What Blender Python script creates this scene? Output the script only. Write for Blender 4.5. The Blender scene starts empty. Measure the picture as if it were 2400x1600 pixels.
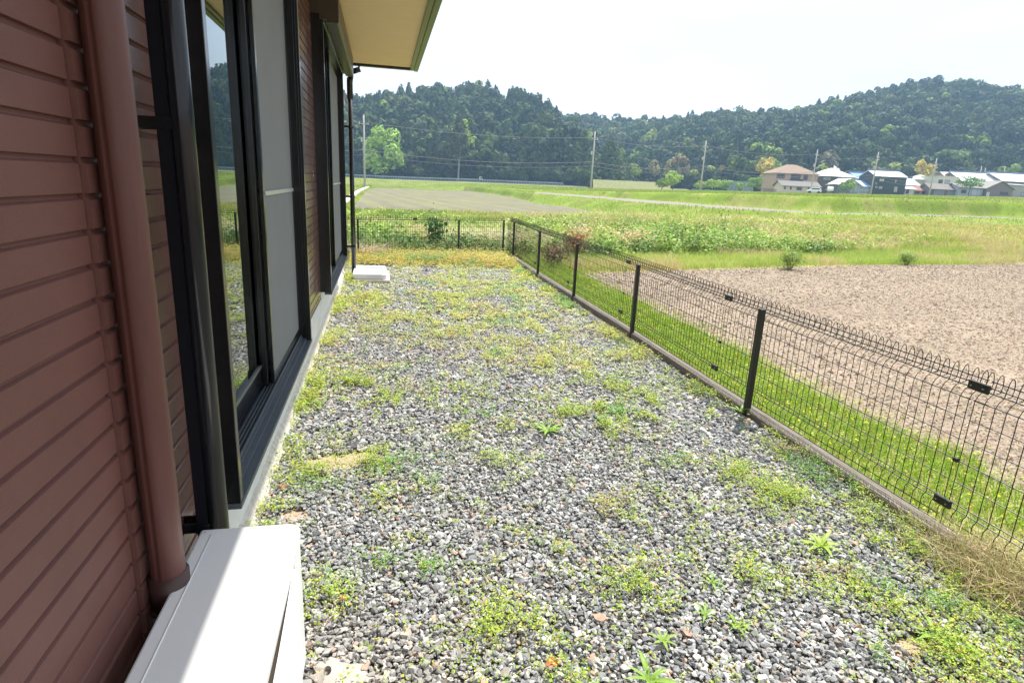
import bpy, math, random
import numpy as np
from mathutils import Vector, Matrix
random.seed(7); rng = np.random.default_rng(7)
SC = bpy.context.scene; COL = SC.collection
rad = math.radians

# ---------------------------------------------------------------- camera
YAW, PITCH, ROLL, FPX, CAMH = 0.220889, 0.258688, 0.0466382, 1395.37, 1.50
def cam_axes():
    f = np.array([math.sin(YAW)*math.cos(PITCH), math.cos(YAW)*math.cos(PITCH), -math.sin(PITCH)])
    r = np.array([math.cos(YAW), -math.sin(YAW), 0.0]); u = np.cross(r, f)
    r2 = math.cos(ROLL)*r + math.sin(ROLL)*u
    return r2, np.cross(r2, f), f
CR, CU, CF = cam_axes(); C0 = np.array([0, 0, CAMH])
cam = bpy.data.cameras.new('camera'); camo = bpy.data.objects.new('camera', cam); COL.objects.link(camo)
cam.sensor_width = 36; cam.lens = FPX/2400*36; cam.clip_start = 0.05; cam.clip_end = 6000
m = Matrix.Identity(4)
for i, a in enumerate((CR, CU, -CF)):
    for j in range(3): m[j][i] = a[j]
m.translation = Vector(C0); camo.matrix_world = m; SC.camera = camo
def ray(px, py):                      # pixel of the 2400-wide photograph -> direction
    return CF + CR*(px-1200)/FPX - CU*(py-800)/FPX
def gp(px, py, z=0.0):                # point on a level plane
    d = ray(px, py); return C0 + d*(z-CAMH)/d[2]
def far(px, py, Y):                   # point at depth Y along the camera axis
    return C0 + ray(px, py)*Y
def disp(px, py): return px*2400/2352, py*2400/2352

# ---------------------------------------------------------------- light
SUN_DIR = Vector((0.372, 0.42, 1.0)).normalized()
elev = math.asin(SUN_DIR.z); azim = math.atan2(SUN_DIR.x, SUN_DIR.y)
sun = bpy.data.lights.new('sun', 'SUN'); sun.energy = 4.9; sun.angle = rad(0.53); sun.color = (1, .95, .86)
suno = bpy.data.objects.new('sun', sun); COL.objects.link(suno)
suno.rotation_euler = SUN_DIR.to_track_quat('Z', 'Y').to_euler(); suno.location = (20, 20, 60)
W = bpy.data.worlds.new('World'); SC.world = W; W.use_nodes = True
nt = W.node_tree; N = nt.nodes; L = nt.links
bg = N['Background']; bg.inputs[1].default_value = 0.075
sky = N.new('ShaderNodeTexSky'); sky.sky_type = 'NISHITA'; sky.sun_disc = False
sky.sun_elevation = elev; sky.sun_rotation = azim; sky.dust_density = 2.5; sky.air_density = 1.0
tc = N.new('ShaderNodeTexCoord'); mp = N.new('ShaderNodeMapping'); mp.inputs[3].default_value = (1, 1, 3.2)
no = N.new('ShaderNodeTexNoise'); no.inputs['Scale'].default_value = 2.1; no.inputs['Detail'].default_value = 6
cr = N.new('ShaderNodeValToRGB'); cr.color_ramp.elements[0].position = .36; cr.color_ramp.elements[1].position = .62
mx = N.new('ShaderNodeMix'); mx.data_type = 'RGBA'
mul = N.new('ShaderNodeMath'); mul.operation = 'MULTIPLY_ADD'; mul.inputs[1].default_value = .32; mul.inputs[2].default_value = .66
L.new(tc.outputs['Generated'], mp.inputs[0]); L.new(mp.outputs[0], no.inputs[0]); L.new(no.outputs[0], cr.inputs[0])
L.new(cr.outputs[0], mul.inputs[0]); L.new(mul.outputs[0], mx.inputs[0])
L.new(sky.outputs[0], mx.inputs[6]); mx.inputs[7].default_value = (9.8, 10.5, 11.5, 1); L.new(mx.outputs[2], bg.inputs[0])
SC.view_settings.view_transform = 'Standard'; SC.view_settings.look = 'None'
SC.view_settings.exposure = 0.85; SC.view_settings.gamma = 1
SC.render.engine = 'CYCLES'
SC.cycles.max_bounces = 8; SC.cycles.transparent_max_bounces = 12; SC.cycles.volume_bounces = 0

# ---------------------------------------------------------------- materials
MATS = {}
def mat(name, col, rough=.6, spec=.5, metal=0, noise=0, nscale=8, bump=0, bscale=60, attr=False, trans=0, col2=None, coat=0, stretch=(1, 1, 1), ior=None):
    if name in MATS: return MATS[name]
    M = bpy.data.materials.new(name); M.use_nodes = True; MATS[name] = M
    n = M.node_tree.nodes; l = M.node_tree.links; b = n['Principled BSDF']
    b.inputs['Roughness'].default_value = rough; b.inputs['Specular IOR Level'].default_value = spec
    b.inputs['Metallic'].default_value = metal
    if ior: b.inputs['IOR'].default_value = ior
    if coat: b.inputs['Coat Weight'].default_value = coat; b.inputs['Coat Roughness'].default_value = .12
    t = n.new('ShaderNodeTexCoord'); mpn = n.new('ShaderNodeMapping'); l.new(t.outputs['Object'], mpn.inputs[0])
    mpn.inputs[3].default_value = stretch
    src = None
    if attr:
        a = n.new('ShaderNodeAttribute'); a.attribute_name = 'Col'; src = a.outputs[0]
    else:
        b.inputs['Base Color'].default_value = (*col, 1)
    if noise or col2:
        q = n.new('ShaderNodeTexNoise'); q.inputs['Scale'].default_value = nscale; q.inputs['Detail'].default_value = 6
        q.inputs['Roughness'].default_value = .65
        l.new(mpn.outputs[0], q.inputs[0])
        if col2:
            r = n.new('ShaderNodeValToRGB'); r.color_ramp.elements[0].position = .42; r.color_ramp.elements[1].position = .6
            l.new(q.outputs[0], r.inputs[0])
            k = n.new('ShaderNodeMix'); k.data_type = 'RGBA'; l.new(r.outputs[0], k.inputs[0])
            if src: l.new(src, k.inputs[6])
            else: k.inputs[6].default_value = (*col, 1)
            k.inputs[7].default_value = (*col2, 1); src = k.outputs[2]
        if noise:
            mr = n.new('ShaderNodeMapRange'); mr.inputs[1].default_value = .25; mr.inputs[2].default_value = .75
            mr.inputs[3].default_value = 1-noise; mr.inputs[4].default_value = 1+noise; l.new(q.outputs[0], mr.inputs[0])
            h = n.new('ShaderNodeVectorMath'); h.operation = 'SCALE'
            if src: l.new(src, h.inputs[0])
            else: h.inputs[0].default_value = col
            l.new(mr.outputs[0], h.inputs['Scale']); src = h.outputs[0]
    if src: l.new(src, b.inputs['Base Color'])
    if bump:
        q2 = n.new('ShaderNodeTexNoise'); q2.inputs['Scale'].default_value = bscale; q2.inputs['Detail'].default_value = 5
        l.new(mpn.outputs[0], q2.inputs[0]); bb = n.new('ShaderNodeBump'); bb.inputs['Strength'].default_value = bump
        bb.inputs['Distance'].default_value = .02; l.new(q2.outputs[0], bb.inputs['Height']); l.new(bb.outputs[0], b.inputs['Normal'])
    if trans:
        out = n['Material Output']; tr = n.new('ShaderNodeBsdfTranslucent'); ms = n.new('ShaderNodeMixShader'); ms.inputs[0].default_value = trans
        if src: l.new(src, tr.inputs[0])
        else: tr.inputs[0].default_value = (*col, 1)
        l.new(b.outputs[0], ms.inputs[1]); l.new(tr.outputs[0], ms.inputs[2]); l.new(ms.outputs[0], out.inputs[0])
    return M

def scuffed(name, col, rough, spec, dust, dcol):   # painted board with large-scale roughness changes and a little dust
    M = mat(name, col, rough, spec, noise=.14, nscale=4, bump=.22 if rough > .4 else .03, bscale=420)
    n = M.node_tree.nodes; l = M.node_tree.links; b = n['Principled BSDF']
    q = n.new('ShaderNodeTexNoise'); q.inputs['Scale'].default_value = 5; q.inputs['Detail'].default_value = 7
    t = n.new('ShaderNodeTexCoord'); l.new(t.outputs['Object'], q.inputs[0])
    mr = n.new('ShaderNodeMapRange'); mr.inputs[1].default_value = .3; mr.inputs[2].default_value = .7
    mr.inputs[3].default_value = rough-.05; mr.inputs[4].default_value = rough+.08
    l.new(q.outputs[0], mr.inputs[0]); l.new(mr.outputs[0], b.inputs['Roughness'])
    return M

# ---------------------------------------------------------------- mesh helpers
class MB:
    """collects shapes and links them as one mesh object"""
    def __init__(s): s.v = []; s.f = []
    def add(s, vs, fs):
        o = len(s.v); s.v += [tuple(float(c) for c in v) for v in vs]; s.f += [tuple(i+o for i in f) for f in fs]; return s
    def box(s, x0, x1, y0, y1, z0, z1, rot=None, org=(0, 0, 0)):
        vs = [(x, y, z) for x in (x0, x1) for y in (y0, y1) for z in (z0, z1)]
        if rot is not None:
            c, d = math.cos(rot), math.sin(rot)
            vs = [(org[0]+c*x-d*y, org[1]+d*x+c*y, org[2]+z) for x, y, z in vs]
        return s.add(vs, [(0, 1, 3, 2), (4, 6, 7, 5), (0, 4, 5, 1), (2, 3, 7, 6), (0, 2, 6, 4), (1, 5, 7, 3)])
    def tube(s, pts, r, n=6, r2=None, cap=True):
        pts = [Vector(p) for p in pts]; k = len(pts); base = len(s.v); vs = []
        for i, p in enumerate(pts):
            d = (pts[min(i+1, k-1)]-pts[max(i-1, 0)]).normalized()
            a = d.cross(Vector((0, 0, 1)) if abs(d.z) < .9 else Vector((1, 0, 0))).normalized(); b = d.cross(a)
            rr = r if r2 is None else r+(r2-r)*i/(k-1)
            for j in range(n):
                t = 2*math.pi*j/n; vs.append(p+a*math.cos(t)*rr+b*math.sin(t)*rr)
        fs = [(i*n+j, i*n+(j+1) % n, (i+1)*n+(j+1) % n, (i+1)*n+j) for i in range(k-1) for j in range(n)]
        if cap: fs += [tuple(range(n))[::-1], tuple(range((k-1)*n, k*n))]
        return s.add(vs, fs)
    def prism_y(s, prof, y0, y1, closed=True):       # profile in (x, z) run along y
        n = len(prof); vs = [(x, y0, z) for x, z in prof]+[(x, y1, z) for x, z in prof]
        fs = [(i, (i+1) % n, n+(i+1) % n, n+i) for i in range(n if closed else n-1)]
        if closed: fs += [tuple(range(n))[::-1], tuple(range(n, 2*n))]
        return s.add(vs, fs)
    def build(s, name, material, parent=None, smooth=False, bevel=0, **tags):
        me = bpy.data.meshes.new(name); me.from_pydata(s.v, [], s.f); me.materials.append(material); me.validate()
        o = bpy.data.objects.new(name, me); COL.objects.link(o)
        if parent: o.parent = parent; o.matrix_parent_inverse = PINV.get(parent.name, Matrix.Identity(4))
        if smooth:
            for p in me.polygons: p.use_smooth = True
        if bevel:
            b = o.modifiers.new('bevel', 'BEVEL'); b.width = bevel; b.segments = 2; b.limit_method = 'ANGLE'
        tag(o, **tags); return o
PINV = {}
def tag(o, label=None, cat=None, group=None, kind=None):
    if label: o['label'] = label
    if cat: o['category'] = cat
    if group: o['group'] = group
    if kind: o['kind'] = kind
    return o
def empty(name, loc, label, cat, group=None):
    o = bpy.data.objects.new(name, None); COL.objects.link(o); o.location = loc; o.empty_display_size = .1
    PINV[o.name] = Matrix.Translation(-Vector(loc))      # children are written in world coordinates
    return tag(o, label, cat, group)
def npmesh(name, V, F, cols, material, parent=None, smooth=False, **tags):
    """V (n,3), F (m,k), cols (n,3) per vertex"""
    V = np.asarray(V, np.float32); F = np.asarray(F, np.int32); k = F.shape[1]
    me = bpy.data.meshes.new(name); me.vertices.add(len(V)); me.vertices.foreach_set('co', V.ravel())
    me.loops.add(F.size); me.loops.foreach_set('vertex_index', F.ravel())
    me.polygons.add(len(F)); me.polygons.foreach_set('loop_start', np.arange(0, F.size, k, dtype=np.int32))
    me.polygons.foreach_set('use_smooth', np.full(len(F), bool(smooth)))
    if cols is not None:
        a = me.color_attributes.new('Col', 'FLOAT_COLOR', 'POINT')
        c = np.ones((len(V), 4), np.float32); c[:, :3] = cols; a.data.foreach_set('color', c.ravel())
    me.materials.append(material); me.update(calc_edges=True)
    o = bpy.data.objects.new(name, me); COL.objects.link(o)
    if parent: o.parent = parent; o.matrix_parent_inverse = PINV.get(parent.name, Matrix.Identity(4))
    tag(o, **tags); return o
def vnoise(x, y, s, seed=0, octv=3):                 # value noise in numpy, 0..1
    out = 0; amp = 1; tot = 0
    for o in range(octv):
        X = x/s*(2**o)+seed*17.3+o*31.7; Y = y/s*(2**o)-seed*9.1+o*11.3
        xi = np.floor(X).astype(np.int64); yi = np.floor(Y).astype(np.int64); fx = X-xi; fy = Y-yi
        fx = fx*fx*(3-2*fx); fy = fy*fy*(3-2*fy)
        def h(a, b):
            n = (a*374761393+b*668265263+seed*1442695) & 0x7fffffff
            n = ((n ^ (n >> 13))*1274126177) & 0x7fffffff
            return ((n ^ (n >> 16)) & 0xffff)/65535.
        v = (h(xi, yi)*(1-fx)+h(xi+1, yi)*fx)*(1-fy)+(h(xi, yi+1)*(1-fx)+h(xi+1, yi+1)*fx)*fy
        out = out+amp*v; tot += amp; amp *= .5
    return out/tot
def sstep(a, b, x): t = np.clip((x-a)/(b-a), 0, 1); return t*t*(3-2*t)

# ================================================================= TERRAIN
def side(x, y, a, b):        # signed distance, positive on the far (left-hand) side of a->b
    dx, dy = b[0]-a[0], b[1]-a[1]; n = math.hypot(dx, dy); return ((y-a[1])*dx-(x-a[0])*dy)/n
# banks and strips beyond the ditch: rows of (photo x, foot y, foot z, strip near y, strip far y, bank top y, z near the houses)
ROWS = [(940, 441, -.28, 439, 438, 437, .7), (1089, 447, -.3, 443, 442, 440, 1.0), (1252, 476, -.3, 453, 450, 443.5, 1.2), (1400, 498, -.3, 466, 460, 446, 1.3), (1463, 505, -.15, 472, 466, 447, 1.4),
        (1688, 508, .15, 492, 482, 450, 2.1), (1941, 515, .25, 502, 500, 457, 2.7), (2340, 524, .25, 512, 509, 469, 4.0)]
def _rows():
    T = []
    for px, yf, zf, yn, yu, yt, zh in ROWS:
        w = min(1, max(0, (px-940)/160)); zs = -.28+.83*w
        D = lambda y, z: (lambda p: math.hypot(p[0], p[1]))(gp(px, y, z))
        d = ray(px, yf); az = math.degrees(math.atan2(d[0], d[1]))
        f, n_, u = D(yf, zf), D(yn, zs), D(yu, zs); n_ = max(n_, f+.8); u = max(u, n_+.4)
        r_ = ray(px, yt); dt = u+2.6; zt = CAMH+r_[2]/math.hypot(r_[0], r_[1])*dt; zt = max(zt-.12, zs)
        T.append((az, f, zf, n_, zs, u, dt, zt, zh))
    T.insert(0, (-60, *T[0][1:])); T.append((100, *T[-1][1:])); return np.array(T).T
RT = _rows()
def rowvals(az): return [np.interp(az, RT[0], RT[k]) for k in range(1, 9)]
def terrain_h(x, y):
    x = np.asarray(x, float); y = np.asarray(y, float)
    yard = (1-sstep(2.6, 2.75, x))*(1-sstep(12.2, 12.9, y))
    az = np.degrees(np.arctan2(x, y)); d = np.hypot(x, y); f, zf, nr, zs, u, dt, zt, zh = rowvals(az)
    g = -.16-.14*sstep(13, 16, y)
    r = sstep(15.8, 21.0, y-.24*(x-6))*sstep(2, 10, x)
    crest = .62*r*(1-sstep(23, 33, d))
    base = g+(zf-g)*sstep(24, 33, d)*(y > 0)+crest
    t1 = sstep(0, 1, (d-f)/np.maximum(nr-f, .5)); t2 = sstep(0, 1, (d-u)/(dt-u))
    h = base+(zs-zf)*t1+(zt-zs)*t2+(zh-zt)*np.clip((d-dt)/(162/np.maximum(np.cos(np.radians(az)-YAW), .4)-dt), 0, 1)+.5*sstep(205, 250, d)*(az < 28)
    back = (y < 1)*1.0; h = h*(1-back)+g*back
    h = h+(.09*(vnoise(x, y, 5, 3)-.5)+.05*(vnoise(x, y, .9, 3)-.5))*sstep(13, 18, y)
    return h*(1-yard)+(-.035)*yard
def on_strip(x, y):
    az = np.degrees(np.arctan2(x, y)); d = np.hypot(x, y); f, zf, nr, zs, u, dt, zt, zh = rowvals(az); j = .8*(vnoise(x, y, 2.0, 77)-.5)
    return (d > nr+.5+j) & (d < u-.1+j) & (az > RT[0][3])
ZC = dict(soil=(.27, .215, .165), grass=(.18, .21, .05), lush=(.14, .20, .035), dry=(.31, .27, .13), stubble=(.155, .142, .11),
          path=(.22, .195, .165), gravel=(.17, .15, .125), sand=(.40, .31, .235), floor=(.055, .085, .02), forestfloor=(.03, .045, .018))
SAND = [(1.682, 4.761, .15, .10), (.443, 3.52, .07, .04), (-.28, 3.12, .20, .10), (2.41, 6.335, .13, .08), (1.85, 1.42, .11, .05), (-.12, 3.2, .10, .07), (-.42, 2.6, .07, .05)]
def inpoly(x, y, P):
    c = np.zeros(x.shape, bool); n = len(P)
    for i in range(n):
        (x0, y0), (x1, y1) = P[i], P[(i+1) % n]
        with np.errstate(divide='ignore', invalid='ignore'):
            c ^= ((y0 > y) != (y1 > y)) & (x < (x1-x0)*(y-y0)/(y1-y0+1e-12)+x0)
    return c
FIELD_C = [(-1.6, 35.2), (8, 36.6), (17.8, 39.5), (30, 60), (24, 119), (-.9, 109), (-1.9, 80)]
PATH_C = [(15.8, 38.6), (12.8, 37.8), (11.6, 143), (15.5, 150)]
STUB = [(25, 96), (45.3, 54.6), (56, 52), (78, 68), (66.5, 82), (35, 97), (20, 125), (15, 136)]
def zone_cols(x, y):
    c = np.zeros(x.shape+(3,)); c[:] = ZC['grass']
    def put(m, k, w=1.0): c[m] = ZC[k]
    n1 = vnoise(x, y, 3.0, 5); n2 = vnoise(x, y, .5, 6); nb = vnoise(x, y, 25, 8)
    w = (sstep(.45, .75, n1)[..., None]); c[:] = c*(1-w)+np.array(ZC['dry'])*w*1.0
    ww = (sstep(.35, .6, nb)*(y > 40))[..., None]; c[:] = c*(1-.6*ww)+np.array(ZC['lush'])*.6*ww
    azz = np.degrees(np.arctan2(x, y)); dd = np.hypot(x, y); f_, zf_, nr_, zs_, u_, dt_, zt_, zh_ = rowvals(azz)
    sl = (sstep(-2, 0, dd-f_)*(1-sstep(0, 1.5, dd-nr_))+sstep(-.5, .5, dd-u_)*(1-sstep(1, 5, dd-dt_)))*(azz > 2)
    lc = np.array((.15, .225, .022))*(1-.5*sstep(.5, .75, vnoise(x, y, 1.6, 66, 3))[..., None])+np.array((.30, .27, .10))*.5*sstep(.5, .75, vnoise(x, y, 1.6, 66, 3))[..., None]
    c[:] = c*(1-.85*sl[..., None])+lc*.85*sl[..., None]
    dryb = sstep(25, 30, dd)*(1-sstep(-4, -1.5, dd-f_))*(azz > 8); c[:] = c*(1-.6*dryb[..., None])+np.array((.36, .28, .14))*.6*dryb[..., None]
    c[:] = c*(1+(dd > 24)[..., None]*(.5*(vnoise(x, y, 1.1, 67, 3)-.5)+.4*(vnoise(x, y, 5, 68, 2)-.5))[..., None])
    # dry-brown bands on the plateau before the houses
    t = y+.35*x
    band = (sstep(72, 80, t)*(1-sstep(96, 104, t))+sstep(128, 135, t)*(1-sstep(150, 158, t)))*sstep(30, 60, x); c[:] = c*(1-.75*band[..., None])+np.array((.34, .28, .15))*.75*band[..., None]
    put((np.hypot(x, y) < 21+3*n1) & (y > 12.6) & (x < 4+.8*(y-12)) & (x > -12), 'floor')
    jit = .35*(vnoise(x, y, 1.2, 9)-.5)
    soil = (x > 3.75+jit) & (y < 11.1+.265*(x-4)+jit*1.6) & (x < 60)
    put(soil, 'soil'); f = (.70+.28*n2+.32*vnoise(x*.5, y*1.7, 1.8, 63))[..., None]; c[soil] = (c*f)[soil]
    fc = inpoly(x+jit, y+jit*3, FIELD_C) & ((dd < f_-.5) | (azz < 3)); rows = (np.sin((x*.99+y*.12+.35*vnoise(x, y, 4, 2))*2*math.pi/2.1)*.5+.5)
    k = np.clip(rows*.55+n1*.75-.35, 0, 1)[..., None]*.85
    c[fc] = ((np.array(ZC['stubble'])*(1-k)+np.array((.20, .215, .065))*k)*(.8+.4*vnoise(x, y, .8, 69, 3))[..., None])[fc]
    pa = (dd > f_-2.6+jit) & (dd < f_-.2+jit) & (azz > 5) & (azz < RT[0][5]); put(pa, 'path'); c[pa] *= (.8, .82, .85); st = on_strip(x, y); put(st, 'path'); c[st] *= 1.1
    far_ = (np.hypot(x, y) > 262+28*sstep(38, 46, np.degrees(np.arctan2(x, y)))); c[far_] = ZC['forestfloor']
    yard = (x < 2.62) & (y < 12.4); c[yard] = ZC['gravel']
    mossy = yard & (y > 10.6+.5*(n1-.5)); c[mossy] = (.14, .15, .045)
    for sx, sy, ra, rb in SAND:
        q = ((x-sx)/ra)**2+((y-sy)/rb)**2+1.2*(n2-.5) < 1; c[q] = ZC['sand']
    return c
def build_ground():
    A = np.radians(np.concatenate([np.linspace(-180, -40, 60, endpoint=False), np.linspace(-40, 62, 1150), np.linspace(62.5, 180, 60)]))
    R = np.concatenate([[0.02], np.geomspace(.5, 420, 760), [900, 2500]])
    a, r = np.meshgrid(A, R, indexing='ij'); x = np.sin(a)*r; y = np.cos(a)*r; z = terrain_h(x, y)
    na, nr = a.shape; V = np.stack([x, y, z], -1).reshape(-1, 3); c = zone_cols(x, y).reshape(-1, 3)
    i = np.arange(na-1)[:, None]*nr+np.arange(nr-1)[None]; F = np.stack([i, i+nr, i+nr+1, i+1], -1).reshape(-1, 4)
    M = mat('ground', (1, 1, 1), .95, .15, attr=True, noise=.18, nscale=9, bump=.25, bscale=30)
    npmesh('ground', V, F[:, ::-1], c, M, smooth=True, kind='structure')
build_ground()

# ---------------------------------------------------------------- leaf and blade clouds
def quads(P, Nn, size, col, asp=1.0, up=None):
    """leaf-sized quads at P with normals Nn"""
    P = np.asarray(P); n = len(P); Nn = Nn/np.linalg.norm(Nn, axis=1, keepdims=True)
    t = rng.normal(size=(n, 3)) if up is None else up
    a = np.cross(Nn, t); a /= np.linalg.norm(a, axis=1, keepdims=True)+1e-9; b = np.cross(Nn, a)
    s = np.asarray(size).reshape(-1, 1)*np.ones((n, 1)); a = a*s*.5; b = b*s*.5*asp
    V = np.stack([P-a-b*.6, P+a*.2-b, P+a+b*.5, P-a*.3+b], 1).reshape(-1, 3)
    F = np.arange(4*n).reshape(-1, 4); return V, F, np.repeat(col, 4, 0)
def blades(P, h, lean, w, col, azi=None):
    """grass blades: a quad that narrows and a bent tip"""
    n = len(P); az = rng.uniform(0, 2*math.pi, n) if azi is None else azi
    d = np.stack([np.cos(az), np.sin(az), np.zeros(n)], 1); q = np.stack([-np.sin(az), np.cos(az), np.zeros(n)], 1)
    f = rng.uniform(0, 2*math.pi, n); q = np.stack([np.cos(f), np.sin(f), np.zeros(n)], 1)
    h = h.reshape(-1, 1); l = lean.reshape(-1, 1); w = w.reshape(-1, 1); up = np.array([0, 0, 1.])
    m1 = P+up*h*.55+d*l*h*.28; m2 = P+up*h*(1-.25*l)+d*l*h*.9
    V = np.stack([P-q*w*.5, P+q*w*.5, m1+q*w*.42, m1-q*w*.42, m2+q*w*.1, m2-q*w*.1], 1).reshape(-1, 3)
    i = np.arange(n)[:, None]*6; F = np.concatenate([i+np.array([[0, 1, 2, 3]]), i+np.array([[3, 2, 4, 5]])], 0)
    return V, F, np.repeat(col, 6, 0)
def merge(parts):
    V, F, Cc = [], [], []; o = 0
    for v, f, c in parts: V.append(v); F.append(f+o); Cc.append(c); o += len(v)
    return np.concatenate(V), np.concatenate(F), np.concatenate(Cc)
LEAF = mat('leaf', (.1, .2, .05), .55, .3, attr=True, trans=.35)
GRASSM = mat('grass_blade', (.1, .2, .05), .6, .25, attr=True, trans=.38)
def pick(cols, n, w=None, j=.15):
    cols = np.array(cols); i = rng.choice(len(cols), n, p=w); c = cols[i]
    return np.clip(c*(1+j*rng.normal(size=(n, 1)))*(1+.06*rng.normal(size=(n, 3))), .005, 1)

# ================================================================= YARD: gravel stones, sand, weeds
def keep_yard(x, y):
    k = (x > -.60) & (x < 2.50) & (y > .35) & (y < 12.3)
    for sx, sy, ra, rb in SAND:
        k &= ~(((x-sx)/ra)**2+((y-sy)/rb)**2+1.0*(vnoise(x, y, .12, 4)-.5) < .55+.9*rng.random(x.shape))
    return k
def build_gravel():
    t = (1+5**.5)/2
    iv = np.array([(-1, t, 0), (1, t, 0), (-1, -t, 0), (1, -t, 0), (0, -1, t), (0, 1, t), (0, -1, -t), (0, 1, -t), (t, 0, -1), (t, 0, 1), (-t, 0, -1), (-t, 0, 1)], float)
    iv /= np.linalg.norm(iv[0])
    fi = np.array([(0, 11, 5), (0, 5, 1), (0, 1, 7), (0, 7, 10), (0, 10, 11), (1, 5, 9), (5, 11, 4), (11, 10, 2), (10, 7, 6), (7, 1, 8), (3, 9, 4), (3, 4, 2), (3, 2, 6), (3, 6, 8), (3, 8, 9), (4, 9, 5), (2, 4, 11), (6, 2, 10), (8, 6, 7), (9, 8, 1)])
    X, Y, S = [], [], []
    for y0, y1, sp, sz in ((.55, 3.2, .0132, .0098), (3.2, 6, .0165, .0120), (6, 12.2, .023, .0165)):
        nx = int(3.2/sp); ny = int((y1-y0)/sp); gx, gy = np.meshgrid(np.arange(nx)*sp-.62, np.arange(ny)*sp+y0)
        gx = gx+rng.uniform(-.55, .55, gx.shape)*sp; gy = gy+rng.uniform(-.55, .55, gx.shape)*sp
        x = gx.ravel(); y = gy.ravel(); k = keep_yard(x, y)
        # a stone only where the camera's side of the house can see it
        k &= ~((y < 1.62) & (x < -.25)) & (x < 1.0+1.4*y)
        k &= rng.random(len(x)) < np.where(y > 10.7, .35, 1.0)
        X.append(x[k]); Y.append(y[k]); S.append(np.full(k.sum(), sz))
    x = np.concatenate(X); y = np.concatenate(Y); s = np.concatenate(S); n = len(x)
    s = s*rng.lognormal(0, .26, n)
    sc = np.stack([s*rng.uniform(.8, 1.35, n), s*rng.uniform(.6, 1.0, n), s*rng.uniform(.42, .8, n)], 1)
    P = iv[None]*(1+.24*rng.normal(size=(n, 12, 1))*np.ones((1, 1, 3)))+.15*rng.normal(size=(n, 12, 3))
    P = P*sc[:, None]
    a = rng.uniform(0, 2*math.pi, n); e = rng.normal(0, .45, n); ca, sa, ce, se = np.cos(a), np.sin(a), np.cos(e), np.sin(e)
    Rz = np.zeros((n, 3, 3)); Rz[:, 0, 0] = ca; Rz[:, 0, 1] = -sa; Rz[:, 1, 0] = sa; Rz[:, 1, 1] = ca; Rz[:, 2, 2] = 1
    Rx = np.zeros((n, 3, 3)); Rx[:, 0, 0] = 1; Rx[:, 1, 1] = ce; Rx[:, 1, 2] = -se; Rx[:, 2, 1] = se; Rx[:, 2, 2] = ce
    P = np.einsum('nij,nkj->nki', Rz@Rx, P)
    z = -.022+.010*(vnoise(x, y, .5, 12)-.5)*2+rng.uniform(-.008, .010, n)
    P += np.stack([x, y, z], 1)[:, None]
    base = np.array([(.22, .225, .23), (.29, .295, .295), (.37, .37, .365), (.15, .155, .16), (.50, .485, .45), (.36, .31, .26), (.40, .27, .20), (.62, .60, .56)])
    c = base[rng.choice(8, n, p=(.27, .25, .18, .12, .07, .06, .025, .025))]*(1+.15*rng.normal(size=(n, 1)))
    warm = sstep(.5, .8, vnoise(x, y, .8, 14))[:, None]; c = c*(1-warm*.25)+np.array((.38, .31, .24))*warm*.25
    c = np.clip(c*1.04, .03, .62)
    F = (np.arange(n)[:, None, None]*12+fi[None]).reshape(-1, 3)
    M = mat('crushed_stone', (.3, .3, .3), .8, .3, attr=True, noise=.28, nscale=140)
    npmesh('gravel', P.reshape(-1, 3), F, np.repeat(c, 12, 0), M, kind='stuff', label='grey crushed stone gravel spread over the narrow yard', cat='gravel')
build_gravel()

OXG = [(.30, .45, .05), (.40, .54, .07), (.50, .56, .09), (.23, .38, .05), (.56, .54, .12)]
RUST = [(.48, .30, .14), (.56, .44, .18), (.50, .40, .24)]
def patch_density(x, y):
    d = .62*vnoise(x, y, .50, 21, 4)+.38*vnoise(x, y, .07, 22, 2); far_ = sstep(2.5, 6.5, y)
    th = .60-.09*far_-.05*sstep(1.9, 2.5, x)*sstep(1.0, 3, y)
    m = sstep(th, th+.22, d)*(.9-.45*far_)*(.25+1.3*vnoise(x, y, .045, 23, 1))
    spr = np.clip(2.6*vnoise(x, y, .16, 26, 3)-1.2, 0, 1)*(.14+.86*sstep(2.6, 6, y))*(.02+.70*vnoise(x, y, .9, 27, 2)); m = np.maximum(m, spr*.75)
    m = np.maximum(m, .10*(vnoise(x, y, .1, 28, 1) > .72))*(1-.42*sstep(4.2, 7, y))
    for (px, py, ra, w) in PATCHES: m = np.maximum(m, .9*w*np.exp(-(((x-px+.06*(vnoise(x, y, .15, 33, 2)-.5)*2)**2+(y-py+.06*(vnoise(x, y, .15, 34, 2)-.5)*2)**2)/(ra*ra))*1.2)*np.clip(2.6*vnoise(x, y, .07, 24, 2)-.62, 0, 1))
    m = np.maximum(m, .85*sstep(10.7, 11.4, y+.35*(x-1.2)*(x > 1.2)+.5*(vnoise(x, y, .8, 3)-.5)))
    m = np.maximum(m, .6*sstep(.22, .05, x+.57)*sstep(.50, .68, vnoise(x, y, .4, 30, 2))*np.clip(2.2*vnoise(x, y, .07, 24, 2)-.4, 0, 1))
    m = np.maximum(m, .75*sstep(2.2, 2.42, x)*sstep(.42, .64, vnoise(x, y, .4, 31, 2))*np.clip(2.2*vnoise(x, y, .07, 24, 2)-.4, 0, 1))
    return m
def dp(px, py): q = gp(*disp(px, py)); return q[0], q[1]
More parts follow.
